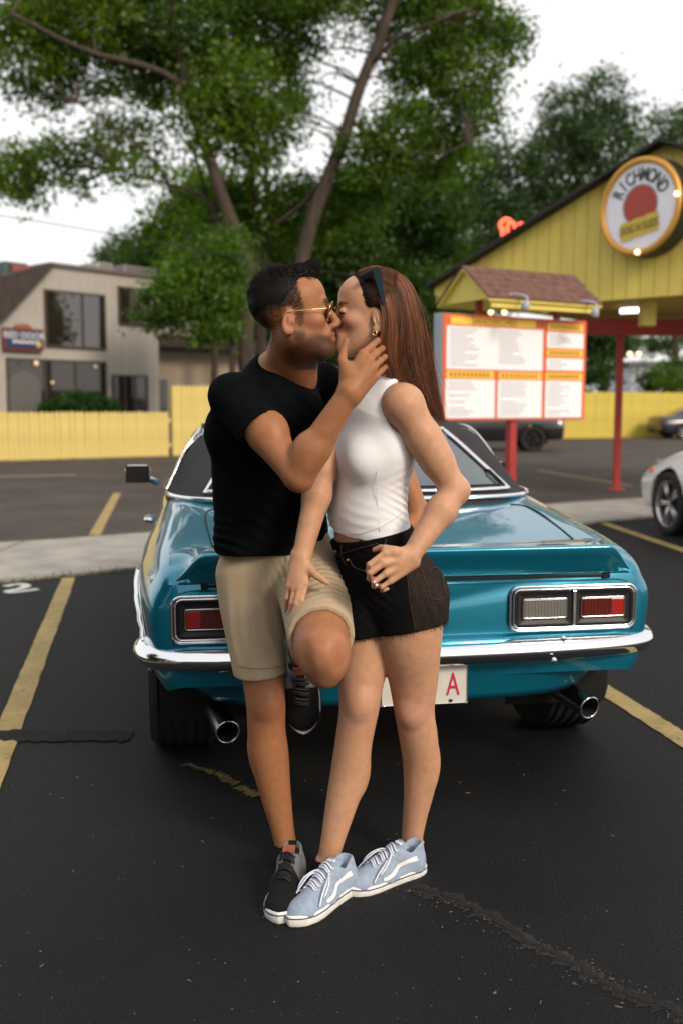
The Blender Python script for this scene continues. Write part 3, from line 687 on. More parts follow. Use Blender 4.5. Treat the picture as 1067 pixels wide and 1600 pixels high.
MB().prism([cw(-3.78, 3.0, .034), cw(2.0, 2.88, .034), cw(2.0, roofz(2.0), .034), cw(0, ZA, .034), cw(-3.78, roofz(-3.78), .034)], -CN*.05).build('backing', M_soff, cb_)
for sg_ in (-1, 1):
    e = -3.82 if sg_ < 0 else 2.6
    MB().prism([cw(0, ZA+.01, -.22), cw(e, roofz(e)+.01, -.22), cw(e, roofz(e)+.055, -.22), cw(0, ZA+.055, -.22)], -CN*6.5).build('roof', M_rooff, cb_)
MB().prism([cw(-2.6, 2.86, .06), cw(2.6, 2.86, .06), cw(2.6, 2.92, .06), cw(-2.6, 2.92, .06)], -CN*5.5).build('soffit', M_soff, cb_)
pp = gnd(963, 766)
bm_a, bm_b = at(905, 510, 16.0), at(1075, 514, 16.4)
MB().prism([V((bm_a[0], bm_a[1], 2.50)), V((bm_b[0]+1, bm_b[1]+.1, 2.50)), V((bm_b[0]+1, bm_b[1]+.1, 2.76)), V((bm_a[0], bm_a[1], 2.76))], (0, .18, 0)).build('beam', M_redp, cb_)
MB().box((pp[0]-.05, pp[1]-.0, 0), (pp[0]+.05, pp[1]+.10, 2.495)).build('post', M_redp, cb_)
MB().box((pp[0]-.12, pp[1]-.055, 0), (pp[0]+.12, pp[1]+.185, .02)).build('post_foot', M_redp, cb_)
q_ = at(1014, 492, 14.6); MB().box((q_[0]-.10, q_[1], q_[2]-.15), (q_[0]+.10, q_[1]+.2, 2.86)).build('bracket', M_yel, cb_)
M_tube = mat("fluorescent", (1, 1, 1), .5, emit=(1, .96, .86), estr=3.0)
qa, qb = at(969, 479, 15.4), at(1008, 484, 15.2); qa[2] = qb[2] = 2.80
lt = thing('fluorescent_light', 'lit fluorescent tube under the canopy ceiling', 'light', qa)
o = MB().tube([qa, qb], .035, 10).build('tube', M_tube, None, True); world_child(o, lt)
o = MB().box((min(qa[0], qb[0]), min(qa[1], qb[1])-.06, 2.838), (max(qa[0], qb[0]), max(qa[1], qb[1])+.06, 2.858)).build('fixture', M_lw, None); world_child(o, lt)
# round sign
SCN = cw(-.19, 0)+CN*.32; SCN[2] = at(1002, 323, SCN[1])[2]; SR = .66
sn = nrm(CN*1.0+V((-.22, .10, 0))); su = nrm(np.cross((0, 0, 1), sn)); 
if su[0] < 0: su = -su
Ms = basis(SCN, su, (0, 0, 1), sn)
rs = thing('round_sign', 'round white sign with gold rope rim and red and yellow emblem on the yellow gable', 'sign', (0, 0, 0))
MB().lathe([(SR*.97, .0), (SR, -.01), (SR, -.30), (0, -.31)], Ms, 56).build('drum', mat("black_drum", (.010, .010, .011), .5), rs, auto=40)
MB().lathe([(0, .002), (SR*.88, .0)], Ms, 56).build('face', mat("sign_face", (.66, .66, .70), .4, emit=(.9, .9, 1), estr=.10), rs)
G = []
for i in range(220):
    a = 2*math.pi*i/220; row = []
    for j in range(10):
        b = 2*math.pi*j/10; r_ = .042*(1+.26*math.sin(3*b+a*72)); row.append(Ms @ Vector(((SR*.925+r_*math.cos(b))*math.cos(a), (SR*.925+r_*math.cos(b))*math.sin(a), .012+r_*math.sin(b))))
    G.append([tuple(p) for p in row])
MB().grid(G, cu=True, cv=True).build('rope_rim', mat("gold_rope", (.62, .32, .06), .35, .5, emit=(1, .5, .1), estr=.06), rs, True)
MB().lathe([(0, .006), (SR*.40, .006), (SR*.40, .003)], Ms @ Matrix.Translation((-.0, .02, 0)), 40).build('red_disc', mat("emblem_red", (.42, .05, .03), .5), rs)
MB().lathe([(SR*.405, .005), (SR*.43, .0045)], Ms @ Matrix.Translation((-.0, .02, 0)), 40).build('red_disc_edge', mat("emblem_grey", (.25, .28, .30), .5), rs)
M_grn = mat("letter_green", (.03, .055, .045), .5)
for i, ch in enumerate("RICHMOND"):
    a = R_(152-i*(124/7)); r_ = SR*.60
    text('letter', ch, .215, Ms @ Matrix.Translation((r_*math.cos(a), r_*math.sin(a)+.02, .008)) @ Matrix.Rotation(a-math.pi/2, 4, 'Z') @ Matrix.Diagonal((.82, 1.15, 1, 1)), M_grn, rs, .003, bold=.005)
M_ban = mat("emblem_banner", (.62, .47, .05), .5)
for k, (x0, x1, dy) in enumerate(((-.30, -.10, -.02), (-.10, .10, .015), (.10, .30, .05))):
    MB().prism([Ms @ Vector((x0, -.42+dy, .010)), Ms @ Vector((x1, -.40+dy, .010)), Ms @ Vector((x1, -.15+dy, .010)), Ms @ Vector((x0, -.17+dy, .010))], V(sn)*.008).build('banner', M_ban, rs)
text('lettering', 'DOG N SUDS', .105, Ms @ Matrix.Translation((0, -.275, .022)) @ Matrix.Rotation(.12, 4, 'Z') @ Matrix.Diagonal((1, 1.5, 1, 1)), mat("letter_maroon", (.12, .02, .02), .5), rs, .002)
M_bulb = mat("lit_bulb", (1, .9, .7), .4, emit=(1, .72, .38), estr=2.2)
for a in (-88, 6): MB().lathe([(0, .05), (.03, .035), (.035, 0), (0, -.03)], Ms @ Matrix.Translation((SR*.93*math.cos(R_(a)), SR*.93*math.sin(R_(a)), .05)), 10).build('bulb', M_bulb, rs, True)
# neon on the roof behind
nn_ = thing('neon_sign', 'red neon script letters above the canopy roof edge', 'sign', (0, 0, 0)); M_neon = mat("neon_red", (1, .1, .05), .4, emit=(1, .10, .04), estr=2.2)
Yn = 16.6
MB().tube(crv([at(797, 345, Yn), at(788, 343, Yn), at(781, 350, Yn), at(784, 360, Yn), at(785, 370, Yn), at(781, 376, Yn)], 18), .035, 8).build('tube', M_neon, nn_, True)
MB().tube(crv([at(793, 370, Yn), at(792, 354, Yn), at(797, 347, Yn), at(803, 352, Yn), at(802, 362, Yn), at(795, 364, Yn)], 18), .03, 8).build('tube', M_neon, nn_, True)
MB().tube([at(809, 352, Yn), at(817, 350, Yn)], .04, 8).build('tube', M_neon, nn_, True)
MB().tube([at(800, 372, Yn+.1), at(800, 362, Yn+.1)+V((0, 0, -1.2))], .03, 6).build('stand', M_rooff, nn_)
# menu board with its own little roof
A0, A1 = V((1.04, 10.5, 0)), V((2.78, 11.5, 0)); MD = nrm(A1-A0); MN = V((MD[1], -MD[0], 0)); ML = float(np.linalg.norm(A1-A0)); ZB, ZT = 1.205, 2.325
mn = thing('menu_board', 'red-framed white menu board with yellow headings on a red post', 'menu board', A0, rz=math.atan2(MD[1], MD[0]))
M_gside = mat("grey_cabinet", (.36, .39, .44), .5); M_oran = mat("orange_red_panel", (.60, .10, .03), .5, emit=(1, .2, .06), estr=.05)
MB().box((0, .003, ZB), (ML, .15, ZT), None, .01).build('cabinet', M_gside, mn)
MB().box((0.01, -.012, ZB+.005), (ML-.005, .001, ZT-.005)).build('panel', M_oran, mn)
M_pw = mat("lit_menu_white", (.74, .73, .74), .4, emit=(1, .97, .98), estr=.05); M_py = mat("lit_menu_yellow", (.72, .46, .04), .4, emit=(1, .65, .08), estr=.10)
M_txt = mat("menu_print_grey", (.40, .38, .40), .6); M_txd = mat("menu_heading_print", (.35, .10, .02), .6)
Hh = ZT-ZB
def mbox(u0, v0, u1, v1, y0, y1, nm, m_): return MB().box((u0*ML, y0, ZT-v1*Hh), (u1*ML, y1, ZT-v0*Hh)).build(nm, m_, mn)
whites = [(.025, .115, .675, .515), (.705, .13, .975, .285), (.705, .385, .975, .505), (.02, .61, .345, .975), (.365, .61, .675, .975), (.70, .61, .97, .975)]
for q in whites:
    w_ = mbox(*q, -.02, -.0125, 'menu_panel', M_pw); rows_ = int((q[3]-q[1])/.030); cols_ = 2 if q[2]-q[0] > .5 else 1
    for cidx in range(cols_):
        cw_ = (q[2]-q[0])/cols_
        for r in range(rows_-1):
            if random.random() < .15: continue
            u0 = q[0]+cidx*cw_+.018; ln_ = cw_*random.uniform(.30, .62); v0 = q[1]+.025+r*.030
            o = MB().box((u0*ML, -.0215, ZT-(v0+.011)*Hh), ((u0+ln_)*ML, -.0202, ZT-v0*Hh)).build('print_line', M_txt, w_)
heads = [(.05, .03, .62, .10), (.71, .045, .97, .115), (.705, .30, .97, .365), (.025, .53, .335, .60), (.37, .535, .67, .60), (.70, .53, .97, .60)]
for i, q in enumerate(heads):
    h_ = mbox(*q, -.022, -.0125, 'heading', M_py); n = (10, 8, 9, 10, 9, 9)[i]; 
    if i == 0: text('lettering', 'SANDWICHES', .095, basis(((q[0]+q[2])/2*ML, -.0235, ZT-(q[1]+q[3])/2*Hh), (1, 0, 0), (0, 0, 1), (0, -1, 0)), M_txd, h_, .001)
    else:
        for k in range(n):
            u = q[0]+.02+(q[2]-q[0]-.04)*k/n; o = MB().box((u*ML, -.0232, ZT-(q[3]-.014)*Hh), ((u+.016)*ML, -.0222, ZT-(q[1]+.014)*Hh)).build('print_mark', M_txd, h_)
MB().box((ML*.5-.045, .03, 0), (ML*.5+.045, .11, ZB-.002)).build('post', M_redp, mn)
# small roof
RL0, RL1, RW, RZ, EZ = .40, 1.88, .42, 2.80, 2.47
M_shing = mat("brown_roof_shingle", (.13, .062, .045), .9, var=.3, scale=12, bump=.4, bscale=40)
for sd in (-1, 1):
    for r in range(5):      # courses of shingles
        t0, t1 = r/5, (r+1)/5+.02; y0, y1 = sd*RW*1.1*t0, sd*RW*1.1*t1; z0, z1 = RZ+.03-(RZ-EZ)*1.1*t0, RZ+.03-(RZ-EZ)*1.1*t1; k = RL0-.06
        while k < RL1+.03:
            w_ = random.uniform(.13, .19); e = min(k+w_, RL1+.06); lift = .008+random.uniform(0, .006)
            MB().prism([(k, .13+y0, z0+.004), (e-.006, .13+y0, z0+.004), (e-.006, .13+y1, z1+lift), (k, .13+y1, z1+lift)], (0, 0, .012)).build('shingle', M_shing, mn); k = e
    MB().prism([(RL0-.05, .13, RZ-.005), (RL1+.05, .13, RZ-.005), (RL1+.05, .13+sd*RW*1.08, EZ-.03), (RL0-.05, .13+sd*RW*1.08, EZ-.03)], (0, 0, .022)).build('roof_deck', M_yel, mn)
for x in (RL0, RL1-.02): MB().prism([(x, .13-RW, EZ), (x, .13+RW, EZ), (x, .13, RZ-.02)], (.02, 0, 0)).build('gable', M_yel, mn)
MB().box((RL0+.02, .13-RW*1.0, EZ-.09), (RL1-.02, .13-RW*1.0+.03, EZ+.01)).build('fascia', M_yel, mn)
for x in (.55, 1.65): MB().box((x, .10, ZT-.005), (x+.06, .16, EZ+.05)).build('strut', M_redp, mn)
for (px, py) in ((818, 478), (927, 488)):
    p0 = at(px, py, 10.9); l = onplane(px, py, A0+MN*.45, MN)-A0; u = l@MD; z = l[2]
    g = MB().tube(crv([(u-.16, -.20, z+.10), (u-.04, -.30, z+.13), (u+.05, -.42, z+.10), (u+.03, -.45, z+.03)], 14), .012, 8).build('lamp_arm', M_gside, mn, True)
    MB().lathe([(.0, .05), (.03, .045), (.05, -.03), (.045, -.035)], Matrix.Translation((u+.02, -.45, z+.0)) @ Matrix.Rotation(.5, 4, 'X'), 14).build('spot_lamp', M_gside, g, True)
for px in (766, 787): 
    l = onplane(px, 490, A0+MN*.1, MN)-A0; MB().lathe([(0, .03), (.025, .02), (.03, 0), (0, -.03)], Matrix.Translation((l@MD, -.1, l[2]+.01)), 10).build('bulb', M_bulb, mn, True)

# ================================================================ beyond the right fence
p0 = at(985, 613, 62)
wb = thing('building', 'low white building beyond the right yellow fence', 'building', (p0[0], 62, 0))
MB().box((0, 0, 0), (12, 6, 3.9)).build('wall', mat("white_wall", (.62, .65, .70), .8, var=.05, scale=1), wb)
MB().box((-.3, -.3, 3.901), (12.3, 6.3, 4.15)).build('roof', mat("grey_roof", (.2, .2, .21), .8), wb)
MB().box((3, -.04, 1), (4.4, -.002, 2.4)).build('window', M_win, wb)
MB().box((6.2, -.04, 0), (7.2, -.002, 2.2)).build('door', M_frame, wb)
for (px, py) in ((983, 553), (997, 553)):
    p = at(px, py, 30); lb = thing('string_light', 'warm round bulb hanging under the canopy, ' + ('left' if px < 990 else 'right') + ' of the two', 'light', p, 'bulbs strung beyond the canopy')
    o = MB().lathe([(0, .07), (.06, .05), (.085, 0), (.05, -.06), (0, -.08)], Matrix.Translation(p), 12).build('globe', mat("warm_globe", (1, .85, .6), .4, emit=(1, .70, .40), estr=1.6), None, True); world_child(o, lb)
    o = MB().tube([p+V((0, 0, .07)), p+V((0, 0, .5))], .01, 5).build('cord', M_rooff, None); world_child(o, lb)
w1 = MB().tube(crv([at(-40, 330, 24), at(240, 376, 25), at(400, 408, 26), at(620, 440, 27)], 40), .012, 5).build('power_cable', M_rooff, None, True); tag(w1, 'thin overhead cable slanting down behind the heads', 'cable')
# ================================================================ cars
M_teal = mat("teal_metallic_paint", (.0, .195, .305), .30, .6, coat=1.0, coat_r=.02, spec=.5)
M_chrome = mat("chrome", (.82, .83, .85), .06, 1.0)
M_vinyl = mat("grey_vinyl", (.034, .034, .036), .8, var=.12, scale=6, bump=.25, bscale=260, spec=.12, bdist=.002)
M_glass = mat("tinted_glass", (.045, .065, .075), .04, spec=.8, coat=.6, coat_r=.02)
M_gap = mat("dark_gap", (.004, .004, .005), .9)
M_blackpl = mat("black_plastic", (.008, .008, .009), .45)
M_tyre = mat("tyre_rubber", (.010, .010, .011), .8, var=.2, scale=40, bump=.1)
M_lens_red = mat("red_lens", (.10, .006, .004), .15, spec=.6, bump=.5, bscale=10, coat=.4)
M_lens_bright = mat("bright_red_lens", (.30, .010, .007), .12, spec=.6, coat=.5)
M_lens_white = mat("clear_lens", (.17, .16, .145), .2, spec=.6, coat=.4)
M_alloy = mat("alloy", (.55, .55, .56), .3, 1.0)

def arch(y, z, wheels, r, zw):
    for yw in wheels:
        if abs(y-yw) < r: z = max(z, zw+math.sqrt(r*r-(y-yw)**2))
    return z
def loft_body(tab, wheels, r, zw, ny=120, nx=26):
    """tab rows: y, x_sill, z_sill, x_mid, z_mid, x_shoulder, z_shoulder, z_centre"""
    T = np.array(tab, float); ys = np.concatenate([np.linspace(T[0, 0], T[0, 0]+.3, 16)[:-1], np.linspace(T[0, 0]+.3, T[-1, 0]-.3, ny-30), np.linspace(T[-1, 0]-.3, T[-1, 0], 16)[1:]])
    def smooth_col(c):
        h = np.diff(T[:, 0]); d = np.diff(T[:, c])/h; m = np.zeros(len(T)); m[0] = d[0]; m[-1] = d[-1]
        for i in range(1, len(T)-1): m[i] = 0 if d[i-1]*d[i] <= 0 else 2*d[i-1]*d[i]/(d[i-1]+d[i])
        i = np.clip(np.searchsorted(T[:, 0], ys)-1, 0, len(T)-2); t = (ys-T[i, 0])/h[i]
        return (2*t**3-3*t**2+1)*T[i, c]+(t**3-2*t**2+t)*h[i]*m[i]+(-2*t**3+3*t**2)*T[i+1, c]+(t**3-t**2)*h[i]*m[i+1]
    C = [smooth_col(c) for c in range(1, 8)]; rows = []
    for j, y in enumerate(ys):
        xs, zs, xm, zm, xh, zh, zc = [c[j] for c in C]
        zs2 = arch(y, zs, wheels, r, zw)
        half = crv([(xs-.02, zs), (xs+.35*(xm-xs), zs+.28*(zm-zs)), (xm, zm), (xm-.30*(xm-xh), zm+.55*(zh-zm)), (xh, zh), (xh*.72, zh+.62*(zc-zh)+.004), (xh*.35, zh+.92*(zc-zh)), (0, zc)], nx)
        if zs2 > zs+.001:                       # wheel opening: slide the lower points up to the arch
            lo = half[:, 1] < zs2; k = int(lo.sum())
            if k and k < nx:
                a, b = half[k-1], half[k]; t = (zs2-a[1])/(b[1]-a[1]+1e-9); xa = a[0]+(b[0]-a[0])*t
                half[:k, 1] = zs2+np.linspace(-.0015, 0, k); half[:k, 0] = np.linspace(xa-.035, xa, k)
        rows.append([(x, y, z) for x, z in half]+[(-x, y, z) for x, z in half[-2::-1]])
    return rows
def body_mesh(rows, m, root, name='body'):
    mb = MB().grid(rows); n = len(rows[0]); N = len(rows)
    mb.f.append(tuple(range(n))); mb.f.append(tuple((N-1)*n+i for i in range(n-1, -1, -1)))
    return mb.build(name, m, root, auto=42)
class House:
    """greenhouse: stacked rounded-rectangle sections; tab rows z, y_rear, y_front, half_width"""
    def __init__(s, tab, n=4.5): s.T = np.array(tab, float); s.n = n
    def row(s, h):
        t = h*(len(s.T)-1); i = min(int(t), len(s.T)-2); u = t-i; return s.T[i]*(1-u)+s.T[i+1]*u
    def ring(s, h, N=72):
        z, y0, y1, w = s.row(h); yc, ly = (y0+y1)/2, (y1-y0)/2; o = []
        for k in range(N):
            a = 2*math.pi*k/N; c, q = math.cos(a), math.sin(a)
            o.append((w*math.copysign(abs(c)**(2/s.n), c), yc+ly*math.copysign(abs(q)**(2/s.n), q), z))
        return o
    def mesh(s, m, root, name='roof', N=72, K=24):
        G = [s.ring(h, N) for h in np.linspace(0, 1, K)]; mb = MB().grid(G, cv=True); mb.f.append(tuple((K-1)*N+i for i in range(N)))
        return mb.build(name, m, root, True)
    def rear(s, x, h, off=.004, sgn=-1):
        z, y0, y1, w = s.row(h); yc, ly = (y0+y1)/2, (y1-y0)/2
        y = yc+sgn*ly*max(0, 1-abs(x/w)**s.n)**(1/s.n); return (x, y+sgn*off*.6, z+off*.8)
    def side(s, y, h, sd, off=.004):
        z, y0, y1, w = s.row(h); yc, ly = (y0+y1)/2, (y1-y0)/2
        x = w*max(0, 1-abs((y-yc)/ly)**s.n)**(1/s.n); return (sd*(x+off), y, z+off*.3)
def patch(fn, us, vs):
    return [[fn(u, v) for u in us] for v in vs]
def border(G):
    G = [list(r) for r in G]; return G[0]+[r[-1] for r in G[1:]]+G[-1][-2::-1]+[r[0] for r in G[-2:0:-1]]
def wheel(root, c, R, W, spokes=5, side=1, rim=M_alloy, rr=.66):
    """axis along local X; side = outward direction"""
    t = bpy.data.objects.new('wheel', None); COL.objects.link(t); t.parent = root; t.location = c
    Mx = Matrix.Rotation(math.pi/2, 4, 'Y'); h = W/2
    prof = [(R*rr, -h*.72), (R*rr*1.03, -h*.9), (R*.80, -h), (R*.92, -h*.97), (R*.985, -h*.80)]
    for g in (-.62, -.32, 0, .32, .62): prof += [(R, h*(g-.11)), (R*.975, h*(g-.04)), (R*.975, h*(g+.04)), (R, h*(g+.11))]
    prof += [(R*.985, h*.80), (R*.92, h*.97), (R*.80, h), (R*rr*1.03, h*.9), (R*rr, h*.72)]
    MB().lathe(prof, Mx, 48, closed=False).build('tyre', M_tyre, t, auto=35)
    a = R*rr
    MB().lathe([(a, -h*.8), (a*.95, -h*.6), (a*.93, h*.55*1), (a*1.0, h*.86), (a*1.03, h*.88)], Matrix.Scale(-1 if side < 0 else 1, 4, (1, 0, 0)) @ Mx, 40).build('rim', rim, t, auto=40)
    MB().lathe([(0, h*.1), (a*.95, h*.1)], Matrix.Scale(-1 if side < 0 else 1, 4, (1, 0, 0)) @ Mx, 32).build('brake_disc', M_blackpl, t)
    for k in range(spokes):
        for d in (-.13, .13):
            b = 2*math.pi*k/spokes
            p0 = (side*h*.62, a*.10*math.cos(b), a*.10*math.sin(b)); p1 = (side*h*.74, a*.96*math.cos(b+d), a*.96*math.sin(b+d))
            MB().tube([p0, p1], [a*.075, a*.055], 6).build('spoke', rim, t, True)
    MB().lathe([(0, h*.78), (a*.13, h*.76), (a*.17, h*.6)], Matrix.Scale(-1 if side < 0 else 1, 4, (1, 0, 0)) @ Mx, 16).build('hub_cap', rim, t, True)
    return t
def rrect(cx, cz, hx, hz, r, n=6):
    o = []
    for (sx, sz, a0) in ((1, -1, -90), (1, 1, 0), (-1, 1, 90), (-1, -1, 180)):
        for k in range(n+1):
            a = R_(a0+90*k/n); o.append((cx+sx*(hx-r)+r*math.cos(a), cz+sz*(hz-r)+r*math.sin(a)))
    return o

# ---------------------------------------------------------------- the teal coupe
YAW = R_(9)
car = thing('parked_car', 'teal vintage coupe with grey vinyl roof and chrome rear bumper behind the couple', 'car', (.252, 3.275, 0), rz=YAW)
AX = .79; WR = .345
tab = [(.082, .80, .42, .838, .655, .765, .785, .800), (.098, .825, .41, .868, .66, .785, .803, .806), (.13, .845, .40, .884, .662, .797, .815, .815), (.20, .865, .40, .900, .67, .803, .835, .832), (.38, .885, .38, .922, .685, .802, .866, .862), (.65, .895, .33, .938, .70, .790, .900, .898),
       (.95, .895, .30, .938, .71, .782, .932, .932), (1.3, .885, .26, .925, .70, .795, .955, .958), (1.8, .870, .24, .908, .68, .825, .948, .95), (2.6, .865, .23, .900, .66, .82, .935, .945), (3.2, .865, .24, .900, .66, .77, .92, .955), (3.9, .86, .28, .895, .64, .74, .885, .925), (4.35, .83, .34, .865, .60, .70, .82, .85), (4.6, .76, .38, .80, .58, .64, .75, .77)]
rows = loft_body(tab, (AX, 3.62), .375, .335, 130, 30)
body_mesh(rows, M_teal, car)
hs = House([(.930, .90, 2.95, .850), (.965, .97, 2.86, .832), (1.03, 1.09, 2.76, .802), (1.10, 1.23, 2.64, .770), (1.17, 1.37, 2.53, .735), (1.235, 1.51, 2.42, .690), (1.275, 1.64, 2.35, .63), (1.30, 1.80, 2.28, .51), (1.310, 2.0, 2.22, .27)], 4.6)
roof = hs.mesh(M_vinyl, car)
# rear glass with bright trim
vs = np.linspace(.155, .63, 14)
G = []
for v in vs:
    t = (v-vs[0])/(vs[-1]-vs[0]); w = .672-.19*t; G.append([hs.rear(u*w, v, .006) for u in np.linspace(-1, 1, 25)])
gl_ = MB().grid(G).build('rear_window', M_glass, car, True)
b = border(G); MB().tube([V(p)+V((0, -.004, .004)) for p in b], .0105, 6, closed=True).build('window_trim', M_chrome, gl_, True)
b2 = [V(p)*V((.968, 1, 1))+V((0, 0, (.018 if p[2] < 1.05 else -.014 if p[2] > 1.22 else 0))) for p in b]
MB().tube([p+V((0, -.003, .003)) for p in b2], .006, 5, closed=True).build('window_seal', M_gap, gl_, True)
# side windows and drip rails
for sd in (-1, 1):
    G = [[hs.side(y, v, sd, .004) for y in np.linspace(1.62-.0*v, 2.62-.55*(v-.12), 14)] for v in np.linspace(.12, .66, 8)]
    MB().grid(G).build('side_window', M_glass, car, True)
    pts = [hs.side(y, v, sd, .009) for y, v in ((1.54, .06), (1.58, .25), (1.64, .45), (1.70, .62), (1.85, .70), (2.1, .70), (2.3, .66))]
    MB().tube(crv(pts, 30), .0055, 6).build('drip_rail', M_chrome, car, True)
    pts = [hs.side(y, .10, sd, .016) for y in np.linspace(1.2, 2.8, 16)]
    MB().tube(pts, .008, 6).build('belt_trim', M_chrome, car, True)
    # wheel lip mouldings follow the openings
    for yw in (AX, 3.62):
        pts = []
        for a in np.linspace(8, 172, 34):
            y = yw-.378*math.cos(R_(a)); z = .335+.378*math.sin(R_(a)); j = int(np.argmin([abs(r_[0][1]-y) for r_ in rows])); half = np.array(rows[j][:30])
            k = int(np.argmax(half[:, 2] > half[0, 2]+.004)); x = half[k-1, 0]+.004
            pts.append((sd*(x+.002), y, z))
        MB().tube(pts, .012, 6).build('wheel_arch_trim', M_chrome, car, True)
    G = [[(sd*x_, AX+.39*math.cos(R_(a)), .335+.39*math.sin(R_(a))) for x_ in (.45, .86)] for a in np.linspace(-20, 200, 20)]
    MB().grid(G).build('wheel_well', M_gap, car, True)
    wheel(car, (sd*.775, AX, WR), WR, .265, 5, sd, M_alloy, .60); wheel(car, (sd*.80, 3.62, .325), .325, .23, 5, sd, M_alloy, .62)
    # door mirror
    mr = MB().box((-.068, -.03, -.05), (.068, .05, .05), Matrix.Translation((sd*1.01, 2.38, .985)), .022).build('door_mirror', M_chrome, car, True)
    MB().box((-.0645, -.033, -.0465), (.0645, -.0305, .0465), Matrix.Translation((sd*1.01, 2.38, .985)), .001).build('mirror_glass', M_gap, mr)
    MB().tube([(sd*.99, 2.41, .97), (sd*.90, 2.45, .93)], .018, 8).build('mirror_arm', M_chrome, mr, True)
    hd_ = MB().tube([(sd*.915, 1.72, .80), (sd*.945, 1.74, .80), (sd*.945, 1.86, .80), (sd*.912, 1.88, .80)], .013, 8).build('door_handle', M_chrome, car, True)
    # bumper bolts
# vinyl base trim
pts = [V(p)+V((0, 0, .0)) for p in hs.ring(.085, 120)]
pts = [p*V((1.012, 1, 1))+V((0, -.010 if p[1] < 1.5 else .0, .008)) for p in pts if p[1] < 1.9]
pts.sort(key=lambda p: math.atan2(p[1]-1.6, p[0]) if False else p[0])
MB().tube(pts, .011, 6).build('roof_base_trim', M_chrome, car, True)
# rear deck seams
for sd in (-1, 1):
    pl = []
    for y, x in ((.30, .665), (.5, .675), (.72, .68), (.86, .665), (.90, .62)):
        j = int(np.argmin([abs(r_[0][1]-y) for r_ in rows])); half = np.array(rows[j][:30]); o_ = np.argsort(half[:, 0]); up_ = half[half[:, 2] > .72]; up_ = up_[np.argsort(up_[:, 0])]
        pl.append((sd*x, y, np.interp(x, up_[:, 0], up_[:, 2])+.0012))
    MB().tube(crv(pl, 20), .0032, 5).build('boot_seam', M_gap, car, True)
def deckz(x, y):
    j = int(np.argmin([abs(r_[0][1]-y) for r_ in rows])); half = np.array(rows[j][:30]); up_ = half[half[:, 2] > .70]; up_ = up_[np.argsort(up_[:, 0])]
    return float(np.interp(abs(x), up_[:, 0], up_[:, 2]))
# spoiler lip
G = []
for x in np.concatenate([np.linspace(-.815, -.62, 16), np.linspace(-.58, .58, 21), np.linspace(.62, .815, 16)]):
    t = min(1, max(0, (.818-abs(x))/.125)); t = t*t*(3-2*t); lz = .775+.100*t
    ye = .032+.05*(1-t)+.02*abs(x)**3
    row = [(x, .34, deckz(x, .34)-.006), (x, .26, deckz(x, .26)+.004+.006*t), (x, .17, .84*0+deckz(x, .17)+.010+.012*t), (x, .09+ye*.3, lz-.006), (x, ye+.012, lz), (x, ye+.002, lz-.003), (x, ye, lz-.010), (x, ye+.012*t, lz-.03*t-.01), (x, ye+.028*t+.002, lz-.056*t-.012), (x, max(ye, .072), .776), (x, .080, .768), (x, .11, .766)]
    G.append(row)
MB().grid(G).build('rear_spoiler', M_teal, car, auto=60)
MB().tube([(-.70, .0795, .7615), (0, .0785, .7625), (.70, .0795, .7615)], .0055, 6).build('boot_gap', M_gap, car, True)
MB().tube([(-.72, .078, .747), (0, .077, .749), (.72, .078, .747)], .003, 6).build('tail_panel_crease', M_teal, car, True)
for sd in (-1, 1): MB().box((sd*.70-.012, .074, .752), (sd*.70+.012, .084, .772)).build('boot_bumper', M_gap, car)
# tail panel seam lines near the corners
for sd in (-1, 1): MB().tube(crv([(sd*.80, .0825, .56), (sd*.812, .083, .62), (sd*.805, .083, .70), (sd*.775, .083, .738), (sd*.72, .082, .747)], 18), .0022, 5).build('panel_seam', M_gap, car, True)
